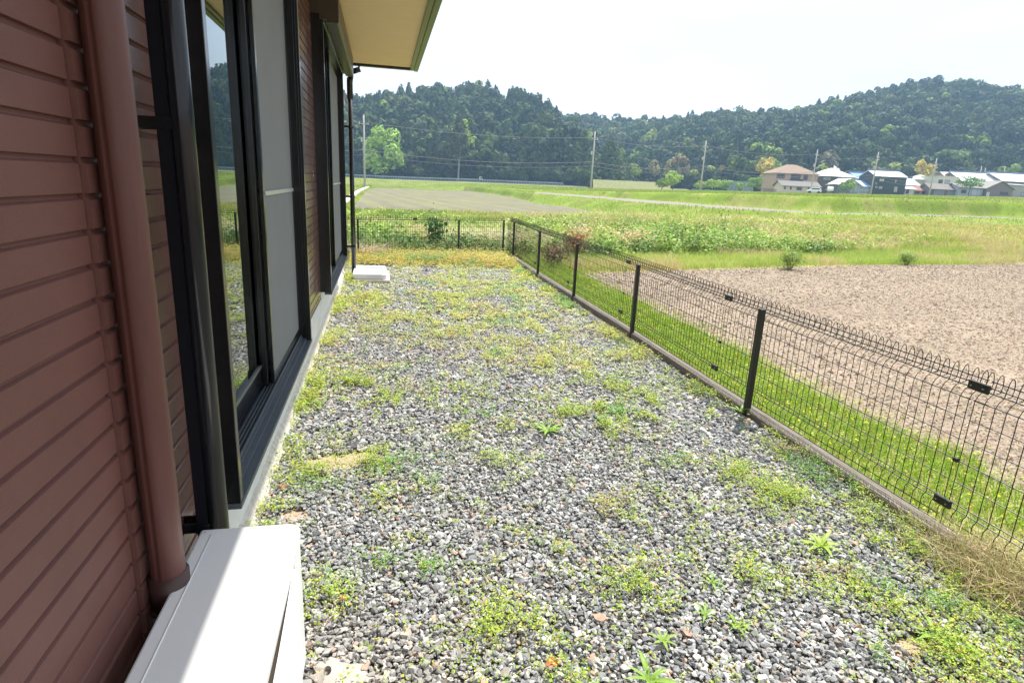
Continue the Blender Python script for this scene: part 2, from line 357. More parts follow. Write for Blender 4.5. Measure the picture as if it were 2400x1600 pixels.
PATCHES = [(*dp(710, 1085), .17, .95), (*dp(870, 1060), .16, .9), (*dp(880, 1150), .10, .9), (*dp(885, 1280), .07, .8), (*dp(1140, 1055), .09, .95), (*dp(1400, 1165), .09, .8),
           (*dp(1460, 1185), .06, 1), (*dp(1140, 1420), .13, .95), (*dp(1215, 1440), .08, .8), (*dp(1460, 1330), .14, .95), (*dp(1745, 1320), .12, .9), (*dp(1800, 1140), .20, 1), (*dp(1690, 1080), .14, .9),
           (*dp(1120, 1290), .06, .8), (*dp(1000, 1290), .06, .7), (*dp(1290, 1510), .12, .8), (*dp(760, 1370), .09, .7), (*dp(1940, 1350), .15, .9), (*dp(2060, 1190), .22, .9), (*dp(1560, 1060), .1, .7),
           (*dp(1290, 1260), .05, .6), (*dp(2100, 1400), .16, .8), (*dp(2250, 1400), .2, .8), (*dp(2200, 1500), .16, .9), (*dp(620, 1180), .10, .9), (*dp(985, 1112), .05, .9), (*dp(1020, 770), .15, .8), (*dp(990, 745), .12, .9), (*dp(1060, 1000), .1, .6)]
def yard_sample(n, y0, y1, p=1.0):
    x = rng.uniform(-.58, 2.5, n); y = rng.uniform(y0, y1, n); k = ~((y < 1.64) & (x < -.2)) & (x < 1.0+1.4*y)
    x, y = x[k], y[k]; m = patch_density(x, y); k = rng.random(len(x)) < m*p; return x[k], y[k], m[k]
def build_yard_weeds():
    parts = []
    for n, y0, y1, sz in ((170000, .6, 3.4, .0078), (190000, 3.4, 6.5, .0105), (190000, 6.5, 12.35, .018)):
        x, y, m = yard_sample(n, y0, y1)
        k = len(x); hgt = .008+rng.gamma(1.6, .010, k)*(.6+m)*(1+.9*(y > 10.5))
        # leaves come in threes and fours round a stalk
        P = np.repeat(np.stack([x, y, hgt], 1), 3, 0)+rng.normal(0, 1, (3*k, 3))*np.array([sz*.75, sz*.75, .003])
        Nn = rng.normal(0, .42, (3*k, 3))+np.array([0, 0, 1.])
        rust = vnoise(x, y, .22, 40) > .70
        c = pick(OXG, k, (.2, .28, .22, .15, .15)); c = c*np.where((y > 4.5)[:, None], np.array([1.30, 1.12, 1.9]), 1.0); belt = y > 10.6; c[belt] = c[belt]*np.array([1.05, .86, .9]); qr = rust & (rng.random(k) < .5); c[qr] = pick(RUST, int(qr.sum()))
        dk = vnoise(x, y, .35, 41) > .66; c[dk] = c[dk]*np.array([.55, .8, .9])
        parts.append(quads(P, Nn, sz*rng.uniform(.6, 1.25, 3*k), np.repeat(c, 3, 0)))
    # thin blades among the leaves
    x, y, m = yard_sample(60000, .6, 12.3, .45); k = len(x)
    parts.append(blades(np.stack([x, y, np.zeros(k)-.01], 1), rng.uniform(.025, .075, k)*(1+.4*(y > 10.5)), rng.uniform(.2, 1.2, k), np.where(y < 4, .0025, .004), pick([(.24, .33, .05), (.36, .36, .08), (.45, .36, .16)], k)))
    V, F, c = merge(parts)
    npmesh('ground_weeds', V, F, c, LEAF, kind='stuff', label='low clover-like weeds creeping through the gravel of the yard', cat='weeds')
    x, y, m = yard_sample(9000, .6, 12.3, .20); k = len(x)
    V, F, c = quads(np.stack([x, y, rng.uniform(.02, .05, k)], 1), rng.normal(0, .3, (k, 3))+np.array([0, -.2, 1.]), np.where(y < 4, .010, .013), pick([(.75, .52, .02), (.8, .62, .05)], k, j=.05))
    npmesh('yellow_flowers', V, F, c, LEAF, kind='stuff', label='tiny yellow flowers dotted over the weeds in the gravel', cat='flowers')
build_yard_weeds()

# rosette weeds that stand out singly: strap leaves round a crown
def rosette(pos, R, n, label, col=(.22, .36, .05), lift=.55, seed=0, w=.16):
    r_ = random.Random(seed); mb = MB()
    for k in range(n):
        a = k*2*math.pi/n+r_.uniform(-.3, .3); ln = R*r_.uniform(.7, 1.15); lf = lift*r_.uniform(.6, 1.4); wd = ln*w*r_.uniform(.8, 1.2)
        d = Vector((math.cos(a), math.sin(a), 0)); q = Vector((-d.y, d.x, 0)); vs = []; m_ = 6
        for i in range(m_+1):
            t = i/m_; p = Vector(pos)+d*ln*t+Vector((0, 0, .008+ln*lf*(t-.62*t*t)))
            ww = wd*(math.sin(math.pi*min(1, t*.85+.12))**.8)*(1-t**4)+.0012
            vs += [p-q*ww*.5+Vector((0, 0, ww*.25)), p, p+q*ww*.5+Vector((0, 0, ww*.25))]
        fs = [(3*i+j, 3*i+j+1, 3*i+j+4, 3*i+j+3) for i in range(m_) for j in (0, 1)]; mb.add(vs, fs)
    M = mat('rosette_leaf%d' % seed, col, .5, .35, noise=.25, nscale=60, trans=.3)
    return mb.build('weed_plant', M, smooth=True, label=label, cat='weed', group='leafy weeds rooted in the gravel')
for px, py, R, n, lb, col, lf in (
    (1258, 990, .115, 11, 'broad bright green leafy weed alone in mid gravel, largest rosette', (.26, .44, .05), .5),
    (1635, 1338, .060, 6, 'small five-leaved green weed left of the yellow-flowered clump', (.26, .42, .08), .75),
    (1620, 1412, .062, 6, 'fleshy green weed on bare stones nearer the camera than the five-leaved one', (.24, .40, .07), .65),
    (1522, 1470, .068, 7, 'one-sided green weed leaning right over white stones', (.28, .42, .06), .6),
    (1492, 1562, .105, 8, 'long-leaved green weed cut by the bottom edge', (.24, .40, .06), .5),
    (1885, 1255, .105, 12, 'spiky light green rosette weed near the kerb', (.34, .48, .06), .6),
    (1695, 1440, .060, 7, 'thin narrow-leaved weed right of the fleshy one', (.24, .38, .06), .7),
    (1570, 1280, .042, 5, 'tiny upright weed above the yellow-flowered clump', (.22, .38, .07), 1.0),
    (1700, 945, .085, 8, 'pale weed tuft at the foot of the nearest fence post', (.28, .44, .08), .9),
    (2150, 1465, .10, 9, 'leafy weed on the bare sandy spot at lower right', (.28, .44, .06), .55),
    (1360, 1590, .06, 6, 'low green weed beside a dead leaf at the bottom', (.24, .38, .05), .6),
    (808, 645, .16, 9, 'weed growing against the foot of the far downpipe', (.30, .42, .06), 1.1)):
    p = gp(*disp(px, py)); rosette((p[0], p[1], -.01), R, n, lb, col, lf, seed=int(px))

# dead leaves lying on the stones
for i, (px, py, s_, lb) in enumerate(((1268, 1535, .045, 'curled brown dead leaf lying on gravel at the bottom'), (790, 1382, .03, 'rusty brown dead leaf beside the white air unit'), (650, 1122, .035, 'orange dead leaf near the foundation wall'), (2283, 1375, .022, 'round orange dead leaf near the dry grass at right'))):
    p = gp(*disp(px, py)); mb = MB(); vs = []
    for a in range(7):
        for b in range(3): t = a/6; w_ = math.sin(math.pi*(.06+.88*t))*.45; vs.append((p[0]+s_*(t-.5), p[1]+s_*w_*(b-1), .012+s_*(.25*abs(b-1)+.3*math.sin(3*t+i))*.7))
    mb.add(vs, [(3*a+b, 3*a+b+1, 3*a+b+4, 3*a+b+3) for a in range(6) for b in (0, 1)])
    o = mb.build('dead_leaf', mat('dead_leaf', (.42, .17, .07), .7, .2, noise=.3, nscale=90, trans=.15), smooth=True, label=lb, cat='dead leaf', group='dead leaves on the gravel')

# pale broken slab with a hole, by the air unit
def slab():
    c = gp(*disp(755, 1540)); M = mat('pale_slab', (.40, .36, .32), .75, .3, noise=.08, nscale=30, bump=.2)
    r_ = random.Random(4); n = 22; out = []; inn = []
    hx, hy = gp(*disp(752, 1537))[:2]
    for k in range(n):
        a = 2*math.pi*k/n; rr = .085*r_.uniform(.6, 1.25)*(1+.25*math.cos(a-.5)); out.append((c[0]+.02+rr*math.cos(a)*1.25, c[1]-.01+rr*math.sin(a)*.8))
        inn.append((hx+.012*math.cos(a), hy+.020*math.sin(a)))
    vs = [(x, y, -.016) for x, y in out]+[(x, y, -.003) for x, y in inn]+[(x, y, -.03) for x, y in inn]+[(x, y, -.03) for x, y in out]
    fs = []
    for k in range(n): j = (k+1) % n; fs += [(k, j, n+j, n+k), (n+k, n+j, 2*n+j, 2*n+k), (k, 3*n+k, 3*n+j, j)]
    MB().add(vs, fs).build('broken_slab', M, label='pale broken slab with a dark hole, half buried in gravel beside the air unit', cat='slab')
slab()

# ================================================================= OUR HOUSE
H0 = empty('house', (-.57, 5, 0), 'dark brown clapboard house wall with black framed windows and deep cream eaves on the left', 'house')
XW = -.57
SID = scuffed('brown_siding', (.145, .075, .062), .20, .65, .2, (.4, .3, .28))
SIDN = scuffed('brown_siding_matt', (.148, .064, .053), .50, .30, .2, (.4, .3, .28))
BLK = mat('black_aluminium', (.010, .011, .012), .17, .5, noise=.15, nscale=20)
BLKS = mat('black_satin', (.010, .011, .015), .16, .35)
DBR = mat('dark_bronze', (.045, .036, .030), .35, .5, noise=.15, nscale=10)
def siding(name, y0, y1, z0, z1, xo, M, parent=H0, joints=()):
    pit = .0685; prof = []; zb = 1.508-pit*30+.004; k = 0
    z = zb
    prof.append((xo-.014, z0))
    while z < z1:
        if z+pit > z0:
            a = max(z, z0); prof += [(xo-.010, a), (xo-.0004, a+.0008), (xo, a+.002), (xo, z+pit-.0135), (xo-.0012, z+pit-.0120), (xo-.0085, z+pit-.0085), (xo-.010, z+pit-.0045), (xo-.010, z+pit-.0035)]
        z += pit
    prof = [p for p in prof if p[1] <= z1]
    prof += [(xo-.014, z1)]
    cuts = [y0]+list(joints)+[y1]; mb = MB()
    for a, b in zip(cuts[:-1], cuts[1:]):
        mb.prism_y([(xo-.06, z0)]+prof+[(xo-.06, z1)], a+(.0012 if a != y0 else 0), b-(.0012 if b != y1 else 0))
    return mb.build(name, M, parent)
ZT = 3.06
siding('wall', -1.2, 1.345, .34, ZT, XW, SIDN)
siding('corner_strip', 1.349, 1.425, .34, ZT, XW+.011, SIDN)
siding('wall', 1.43, 1.93, .38, ZT, XW, SID)
siding('wall', 4.087, 5.798, .375, ZT, XW, SID, joints=(5.05,))
siding('wall', 8.603, 9.75, .375, ZT, XW, SID)
siding('wall', 1.932, 4.085, 2.93, ZT, XW-.002, SID); siding('wall', 5.80, 8.60, 2.93, ZT, XW-.002, SID)
# solid body behind the cladding: end walls and roof slab close the room
MB().box(-4.6, XW-.062, 9.60, 9.74, .35, ZT).box(-4.6, XW-.062, -1.2, -1.06, .35, ZT).box(-4.7, -4.6, -1.2, 9.74, .35, ZT).build('wall', mat('inner_wall', (.30, .28, .25), .9, .2), H0, label='plain inner faces of the house walls')
MB().box(-4.6, -.68, -1.05, 9.58, .38, .42).build('room_floor', mat('room_floor', (.20, .13, .08), .5, .4, noise=.2, nscale=6, stretch=(1, .1, 1)), H0)
# foundation
XF = -.597
CONC = mat('concrete', (.68, .67, .65), .9, .25, noise=.16, nscale=5, bump=.35, bscale=45)
def foundation():
    mb = MB(); gaps = [(3.13, 3.40), (7.72, 8.02)]; ys = [-1.2]+[g for q in gaps for g in q]+[9.72]
    for a, b in ((ys[0], ys[1]), (ys[2], ys[3]), (ys[4], ys[5])): mb.box(XF-.15, XF, a, b, -.12, .374)
    for a, b in gaps: mb.box(XF-.15, XF, a, b, -.12, .13)
    f = mb.build('foundation', CONC, H0, bevel=.004)
    for a, b in gaps: MB().box(XF-.148, XF-.07, a+.003, b-.003, .134, .372).build('vent', mat('vent_plaster', (.42, .39, .33), .9, .2, noise=.15), f)
    # uneven cement skirt spilled along the foot of the wall
    n = 420; yy = np.linspace(-1, 9.6, n); w = .018+.022*vnoise(yy, yy*0, .09, 50)+.018*vnoise(yy, yy*0+3, .4, 51); hh = .045+.05*vnoise(yy, yy*0, .25, 52)
    V = np.concatenate([np.stack([yy*0+XF-.002, yy, hh], 1), np.stack([XF+w*.45, yy, hh*.72], 1), np.stack([XF+w, yy, hh*0-.03], 1)]); i = np.arange(n-1)
    F = np.concatenate([np.stack([i, i+n, i+n+1, i+1], 1), np.stack([i+n, i+2*n, i+2*n+1, i+n+1], 1)])
    npmesh('mortar_skirt', V, F, None, mat('rough_mortar', (.60, .56, .49), .95, .2, noise=.25, nscale=30, bump=.8, bscale=60), parent=f, smooth=True)
foundation()
# drip trim under the cladding
for a, b in ((4.087, 5.798), (1.43, 1.925), (8.603, 9.74)): MB().box(XW-.05, XW+.003, a, b, .366, .374).build('drip_trim', DBR, H0)

def glassmat():
    M = bpy.data.materials.new('window_glass'); M.use_nodes = True; n = M.node_tree.nodes; l = M.node_tree.links
    for q in list(n):
        if q.type != 'OUTPUT_MATERIAL': n.remove(q)
    out = n['Material Output']; g = n.new('ShaderNodeBsdfGlossy'); g.inputs['Roughness'].default_value = 0.0; g.inputs[0].default_value = (.90, .97, .97, 1)
    t = n.new('ShaderNodeBsdfTransparent'); t.inputs[0].default_value = (.50, .66, .66, 1)
    f = n.new('ShaderNodeFresnel'); f.inputs[0].default_value = 1.62; mth = n.new('ShaderNodeMath'); mth.operation = 'MULTIPLY_ADD'; mth.inputs[1].default_value = 1.45; mth.inputs[2].default_value = .02; mth.use_clamp = True
    ms = n.new('ShaderNodeMixShader'); l.new(f.outputs[0], mth.inputs[0]); l.new(mth.outputs[0], ms.inputs[0]); l.new(t.outputs[0], ms.inputs[1]); l.new(g.outputs[0], ms.inputs[2]); l.new(ms.outputs[0], out.inputs[0])
    return M
GLASS = glassmat()
def screenmat():
    M = mat('insect_screen', (.225, .23, .232), .75, .25, noise=.05, nscale=4); n = M.node_tree.nodes; l = M.node_tree.links
    t = n.new('ShaderNodeBsdfTransparent'); ms = n.new('ShaderNodeMixShader'); ms.inputs[0].default_value = .14
    l.new(n['Principled BSDF'].outputs[0], ms.inputs[1]); l.new(t.outputs[0], ms.inputs[2]); l.new(ms.outputs[0], n['Material Output'].inputs[0]); return M
SCR = screenmat()
SILL = mat('sill_metal', (.060, .075, .095), .45, .5, noise=.35, nscale=90, bump=.15, bscale=300)
def window(y0, y1, ymid, label):
    zb, zt = .462, 2.75; w = .036; XO = -.470; zp = .428
    fr = MB()
    fr.box(-.70, XO, y0, y0+w, zp, zt)                     # near jamb
    fr.box(-.70, XO, y1-w, y1, zp, zt)                     # far jamb
    fr.box(-.70, XO+.002, y0-.002, y1+.002, zt, zt+.06)     # head
    for xx in (-.485, -.500): fr.box(xx-.002, xx+.002, y1-w-.008, y1-w, zp, zt)    # rails of the far jamb
    win = fr.build('window', BLK, H0, bevel=.003, label=label)
    s = MB(); s.box(-.535, -.470, y0-.004, y1+.004, zp-.022, zp-.002)        # flat plate
    s.box(-.4722, -.468, y0-.004, y1+.004, zp-.020, zp-.001); s.box(-.537, -.500, y0+w, y1-w, zp-.001, zp+.012); s.box(-.545, -.522, y0+w, y1-w, zp+.0125, zp+.022)
    s.box(-.70, -.530, y0+w, y1-w, zb-.04, zb-.012)
    for xx in (-.532, -.548, -.562, -.578): s.box(xx-.002, xx+.002, y0+w, y1-w, zb-.012, zb+.006)
    s.build('sill', SILL, win, bevel=.001)
    # near sash: rails, stiles, pane
    sx0, sx1 = -.618, -.5885; b = MB(); a0, a1 = y0+w, ymid+.06
    b.box(sx0, sx1, a0, a1, zb+.004, zb+.105); b.box(sx0, sx1, a0, a1, zt-.06, zt)
    b.box(sx0, sx1, a0, a0+.045, zb+.105, zt-.06); b.box(sx0, sx1, a1-.05, a1, zb+.105, zt-.06)
    sa = b.build('sash', BLKS, win, bevel=.002)
    MB().box(-.602, -.597, a0+.045, a1-.05, zb+.105, zt-.06).build('pane', GLASS, sa)
    MB().box(-.5965, -.588, a0+.045, a1-.05, zb+.1055, zb+.111).build('gasket', mat('gasket', (.16, .17, .16), .5, .4), sa)
    # far sash behind the screen
    b = MB(); a0, a1 = ymid-.03, y1-w; sx0, sx1 = -.586, -.562
    b.box(sx0, sx1, a0, a1, zb+.008, zb+.09); b.box(sx0, sx1, a0, a1, zt-.06, zt); b.box(sx0, sx1, a0, a0+.05, zb+.09, zt-.06); b.box(sx0, sx1, a1-.045, a1, zb+.09, zt-.06)
    sb = b.build('sash', BLK, win, bevel=.002)
    MB().box(-.577, -.573, a0+.05, a1-.045, zb+.09, zt-.06).build('pane', GLASS, sb)
    # sliding insect screen
    b = MB(); a0 = ymid+.008; sx0, sx1 = -.556, -.538
    b.box(sx0, sx1, a0, a1, zb+.01, zb+.05); b.box(sx0, sx1, a0, a1, zt-.045, zt); b.box(sx0, sx1, a0, a0+.032, zb+.05, zt-.045); b.box(sx0, sx1, a1-.03, a1, zb+.05, zt-.045)
    b.box(sx0+.004, sx1+.004, a0-.012, a0+.004, zb+.012, zb+.08)
    sc = b.build('screen_frame', BLK, win, bevel=.002)
    MB().box(-.5435, -.5425, a0+.032, a1-.03, zb+.05, zt-.045).build('screen_mesh', SCR, sc)
    MB().box(-.5415, -.534, a0+.034, a1-.032, 1.392, 1.412).build('screen_rail', mat('bare_aluminium', (.55, .56, .55), .35, .5, metal=.4, noise=.35, nscale=60), sc)
    # shutter box over the window
    bx = MB(); bx.prism_y([(-.62, 2.812), (-.62, 2.985), (-.36, 2.985), (-.338, 2.965), (-.338, 2.753), (-.352, 2.745), (-.435, 2.745), (-.44, 2.77), (-.50, 2.77), (-.50, 2.812)], y0-.02, y1+.02)
    bo = bx.build('shutter_box', DBR, win, bevel=.003)
    MB().box(-.3378, -.3355, y0-.018, y1+.018, 2.845, 2.85).box(-.49, -.45, y0+.06, y1-.06, 2.764, 2.769).build('seam', BLKS, bo)
    # curtain inside
    n = 90; yy = np.linspace(y0+.1, y1-.1, n); xx = -.76+.012*np.sin(yy*70)
    V = np.concatenate([np.stack([xx, yy, yy*0+.46], 1), np.stack([xx, yy, yy*0+2.7], 1)]); i = np.arange(n-1)
    npmesh('curtain', V, np.stack([i, i+1, i+n+1, i+n], 1), None, mat('curtain', (.22, .30, .32), .9, .1), parent=win, smooth=True)
    return win
window(1.93, 4.085, 3.03, 'nearer black framed sliding window with glass pane left and grey screen right')
window(5.80, 8.60, 7.28, 'farther black framed sliding window under its bronze shutter box')

# eaves
SOF = mat('soffit_board', (.86, .67, .42), .8, .2, noise=.04, nscale=6, bump=.15, bscale=120)
EX1 = .545; YE = 9.62
roof = MB().box(-4.9, EX1-.02, -1.6, YE-.03, 3.12, 3.2).build('roof', mat('roof_metal', (.06, .06, .06), .5, .5), H0)
sf = MB(); ys = [-1.6]+[YE-.12-.91*k for k in range(12, -1, -1) if YE-.12-.91*k > -1.5]
for a, b in zip(ys[:-1], ys[1:]): sf.box(XW-.03, EX1-.115, a+.0012, b-.0012, 3.06, 3.075)
sf.build('soffit', SOF, roof)
MB().box(EX1-.115, EX1-.066, -1.6, YE, 3.035, 3.20).box(EX1-.060, EX1, -1.6, YE, 3.028, 3.23).build('fascia', mat('fascia_metal', (.085, .090, .050), .28, .6, noise=.1, nscale=6), roof, bevel=.003)
MB().box(EX1-.066, EX1-.06, -1.6, YE-.001, 3.042, 3.20).build('gutter_gap', BLKS, roof)
MB().box(-.56, EX1-.117, YE-.075, YE-.002, 3.035, 3.20).build('verge_board', DBR, roof)
# cladding-side cream frieze seen over the shutter boxes
MB().box(XW+.001, XW+.028, -1.2, 9.6, 3.0, 3.058).build('frieze', mat('frieze', (.34, .30, .17), .35, .5), H0)

# brown downpipe
PB = mat('brown_pvc', (.112, .046, .039), .42, .32, noise=.14, nscale=9, stretch=(6, 6, .6), bump=.08, bscale=200)
def downpipe():
    cx, cy, r = -.518, 1.40, .0385; mb = MB(); n = 48; zs = [.545, ZT-.02]; vs = []
    for z in zs:
        for j in range(n):
            t = 2*math.pi*j/n; rr = r-(.005 if j == 34 else 0); vs.append((cx+rr*math.cos(t), cy+rr*math.sin(t), z))
    mb.add(vs, [(j, (j+1) % n, n+(j+1) % n, n+j) for j in range(n)])
    p = mb.build('downpipe', PB, H0, smooth=True, label='reddish brown round downpipe in the near wall corner')
    s = MB()
    for z0, z1, rr in ((.46, .548, .0455), (.448, .462, .0485), (.20, .449, .0375)):
        s.tube([(cx, cy, z0), (cx, cy, z1)], rr, 32)
    s.tube([(cx, cy, .20), (cx-.005, cy, .10), (cx-.02, cy-.02, .02), (cx-.02, cy-.04, -.06)], .042, 20)
    s.build('pipe_socket', mat('dark_brown_pvc', (.055, .026, .022), .4, .4), p, smooth=True)
downpipe()
def blackpipe():
    cx, cy = -.468, 1.672; mb = MB(); prof = []
    mb.tube([(cx-.006, cy, .30), (cx-.006, cy, ZT-.03)], .029, 28)
    mb.box(-.522, -.492, cy-.028, cy+.03, .30, ZT-.03); mb.box(-.494, -.470, cy-.02, cy+.02, .30, ZT-.03)
    p = mb.build('drainpipe', BLKS, H0, smooth=False, label='tall black pipe held off the wall before the nearer window')
    for f in p.data.polygons:
        if len(f.vertices) == 4 and f.index < 30: f.use_smooth = True
    for z in (1.602, .512, 2.7):
        MB().box(XW-.002, -.523, cy-.026, cy-.020, z-.014, z+.014).box(XW-.002, -.523, cy+.020, cy+.026, z-.014, z+.014).box(-.5245, -.487, cy-.0305, cy+.032, z-.014, z+.014).build('bracket', BLK, p)
blackpipe()
def farpipe():
    cx, cy = -.432, 9.60; mb = MB(); mb.tube([(cx, cy, -.05), (cx, cy, 2.60)], .034, 20)
    p = mb.build('downpipe', BLK, H0, smooth=True, label='black downpipe at the far house corner')
    MB().tube([(cx, cy, 2.58), (cx, cy, 2.83), (cx+.005, cy, 2.87)], .043, 18).tube([(cx, cy, 2.80), (cx+.02, cy, 2.92), (cx+.05, cy, 2.96), (cx+.14, cy-.02, 2.99), (cx+.145, cy-.02, 3.05)], .040, 16).build('pipe_elbow', BLK, p, smooth=True)
    for z in (2.2, 1.2, .45): MB().box(XW, cx-.03, cy-.012, cy+.012, z-.015, z+.015).tube([(cx, cy, z-.015), (cx, cy, z+.015)], .039, 18).build('bracket', BLK, p)
    MB().tube([(-.60, 9.66, 2.75), (-.60, 9.78, 2.78), (-.55, 9.84, 2.70), (-.54, 9.80, 2.50), (-.57, 9.72, 2.44)], .03, 10).build('vent_hood', mat('vent_hood', (.08, .05, .04), .45, .4), H0, smooth=True)
farpipe()

# ================================================================= AIR UNIT
def air_unit():
    root = empty('air_conditioner', (-.375, 1.2, 0), 'white air conditioner outdoor unit in the near left corner, half in shade', 'air conditioner')
    WH = mat('white_enamel', (.76, .77, .77), .32, .5, noise=.015, nscale=3, bump=.02, bscale=200)
    x0, x1, y0, y1, z0, z1 = -.508, -.238, .82, 1.632, .045, .518
    body = MB().box(x0+.006, x1-.004, y0+.004, y1-.004, z0, z1-.024).build('body', WH, root, bevel=.018)
    # top cover with a rounded outer corner in plan
    pts = []; rr = .035
    for cx, cy, a0 in ((x1-rr, y1-rr, 0), (x0+.006, y1-.006, 90), (x0+.006, y0+.006, 180), (x1-rr, y0+rr, 270)):
        q = rr if cx > x0+.1 else .006
        for k in range(7): a = rad(a0+15*k); pts.append((cx+q*math.cos(a), cy+q*math.sin(a)))
    n = len(pts); vs = []
    prof = ((0, z1-.03), (0, z1-.007), (.0025, z1-.002), (.007, z1))
    cx, cy = (x0+x1)/2, (y0+y1)/2
    for ins, z in prof:
        for x, y in pts:
            dx, dy = cx-x, cy-y; vs.append((x+math.copysign(min(ins, abs(dx)), dx), y+math.copysign(min(ins, abs(dy)), dy), z))
    fs = [(l*n+i, l*n+(i+1) % n, (l+1)*n+(i+1) % n, (l+1)*n+i) for l in range(len(prof)-1) for i in range(n)]
    fs += [tuple(range((len(prof)-1)*n, len(prof)*n)), tuple(range(n))[::-1]]
    top = MB().add(vs, fs).build('top_cover', WH, root, label='flat top cover with a raised line along the wall side')
    # pressed rib and screws
    MB().tube([(x0+.035, y0+.03, z1-.0012), (x0+.035, y1-.03, z1-.0012)], .0030, 8).build('pressed_rib', WH, top, smooth=True)
    for y in (y1-.018, y0+.018): MB().tube([(x0+.015, y, z1-.001), (x0+.015, y, z1+.0008)], .0022, 8).build('screw', mat('screw', (.4, .4, .4), .4, .5, metal=.6), top)
    # front panel that bulges over the fan, with the dark slot behind its edge
    m_ = 24; vs = []
    for i in range(m_+1):
        t = i/m_; y = y0+.02+(y1-.16-y0)*t; b = .030*math.sin(math.pi*min(1, (1-t)*1.2))**.6 if t < 1 else 0
        for dx, z in ((0, z1-.04), (b, z1-.055), (b, .12), (0, .08)): vs.append((x1-.004+dx, y, z))
    fs = [(4*i+j, 4*i+4+j, 4*i+5+j, 4*i+1+j) for i in range(m_) for j in range(3)]
    fp = MB().add(vs, fs).build('front_panel', WH, root, smooth=True)
    gm = MB(); lm = MB(); q_ = 20; va = []; vb = []
    for i in range(q_+1):
        t = i/q_; y = y1-.19-(y1-.19-y0-.02)*t; gx = .0012+.012*math.sin(min(1, t*1.2)*math.pi/2)
        va += [(x1-.0035, y, z1-.031), (x1-.001+gx, y, z1-.031)]; vb += [(x1-.001+gx, y, z1-.05), (x1-.001+gx, y, z1-.022), (x1+gx+.008, y, z1-.024), (x1+gx+.014, y, z1-.05)]
    gm.add(va, [(2*i, 2*i+1, 2*i+3, 2*i+2) for i in range(q_)]).build('panel_gap', mat('gap_dark', (.035, .028, .02), .8, .2), fp)
    lm.add(vb, [(4*i+j, 4*i+j+1, 4*i+j+5, 4*i+j+4) for i in range(q_) for j in range(3)]).build('panel_lip', WH, fp, smooth=True)
    g = MB()
    for k in range(14): g.box(x1+.027, x1+.030, y0+.06, y0+.22, .14+k*.024, .143+k*.024)
    g.build('grille', mat('grille_grey', (.3, .3, .29), .5, .4), fp)
    for y in (y0+.12, y1-.12): MB().box(x0-.01, x1+.02, y-.035, y+.035, -.02, .044).build('foot', mat('foot_grey', (.25, .25, .24), .8, .2), root, bevel=.006)
    # insulated pipes behind it
    MB().tube([(XW+.02, .95, .42), (XW+.03, 1.0, .36), (XW+.035, 1.03, .2), (XW+.04, 1.10, .05), (XW+.03, 1.15, -.03)], .018, 10).build('insulated_hose', mat('hose_wrap', (.62, .58, .5), .7, .2, noise=.1), root, smooth=True)
air_unit()

# ================================================================= BASIN
def basin():
    root = empty('wash_basin', (-.18, 9.5, 0), 'white low concrete wash basin on the gravel at the far downpipe', 'basin')
    WHT = mat('basin_white', (.62, .63, .64), .5, .4, noise=.05, nscale=8)
    x0, x1, y0, y1 = -.43, .062, 8.98, 9.90
    def ring(ins, z, r):
        o = []
        for cx, cy, a0 in ((x1-ins-r, y1-ins-r, 0), (x0+ins+r, y1-ins-r, 90), (x0+ins+r, y0+ins+r, 180), (x1-ins-r, y0+ins+r, 270)):
            for k in range(6): a = rad(a0+18*k); o.append((cx+r*math.cos(a), cy+r*math.sin(a), z))
        return o
    rings = [ring(.006, .03, .07), ring(0, .05, .07), ring(0, .105, .07), ring(.008, .115, .065), ring(.045, .115, .06), ring(.055, .105, .06), ring(.075, .075, .06)]
    n = 24; vs = sum(rings, []); fs = [(l*n+i, l*n+(i+1) % n, (l+1)*n+(i+1) % n, (l+1)*n+i) for l in range(len(rings)-1) for i in range(n)]
    fs += [tuple(range(n))[::-1], tuple(range(6*n, 7*n))]
    b = MB().add(vs, fs).build('bowl', WHT, root)
    MB().tube([(-.2, 9.5, .076), (-.2, 9.5, .079)], .03, 16).build('drain', mat('drain_metal', (.3, .3, .3), .3, .5, metal=.8), b)
    MB().box(x0-.03, x1+.05, y0-.05, y1+.03, -.05, .032).build('pad', mat('basin_pad', (.45, .40, .34), .9, .2, noise=.15, nscale=14, bump=.4), root, bevel=.008)
basin()

# ================================================================= KERB AND FENCE
def fx(y): return float(np.interp(y, [0, 3.5, 5.8, 9.9, 12.1], [2.50, 2.535, 2.60, 2.61, 2.66]))
def kerb():
    n = 150; ys = np.linspace(.2, 12.2, n); V = []
    for y in ys:
        x = fx(y)+.035; a = .006*(vnoise(np.array([y]), np.array([0.]), .5, 60)[0]-.5)
        for dx, z in ((-.050, -.06), (-.048, .016+a), (-.042, .025+a), (.038, .029+a), (.044, .022+a), (.046, -.12)): V.append((x+dx, y, z))
    i = np.arange(n-1)[:, None]*6+np.arange(5)[None]; F = np.stack([i, i+1, i+7, i+6], -1).reshape(-1, 4)
    M = mat('weathered_kerb', (.21, .185, .155), .9, .2, noise=.4, nscale=22, stretch=(3, .25, 3), bump=.6, bscale=60)
    npmesh('kerb', np.array(V), F[:, ::-1], None, M, label='weathered brown kerb board running along under the mesh fence', cat='kerb')
kerb()
FBLK = mat('fence_black', (.010, .009, .008), .45, .5)
PROF = [(-.018, .050), (-.018, .085), (-.018, .122), (0, .140), (0, .265), (0, .465), (0, .655), (.012, .682), (.034, .702), (.037, .735), (.041, .765), (.048, .784), (.057, .791), (.066, .784), (.073, .765), (.076, .735), (.072, .708), (.040, .700)]
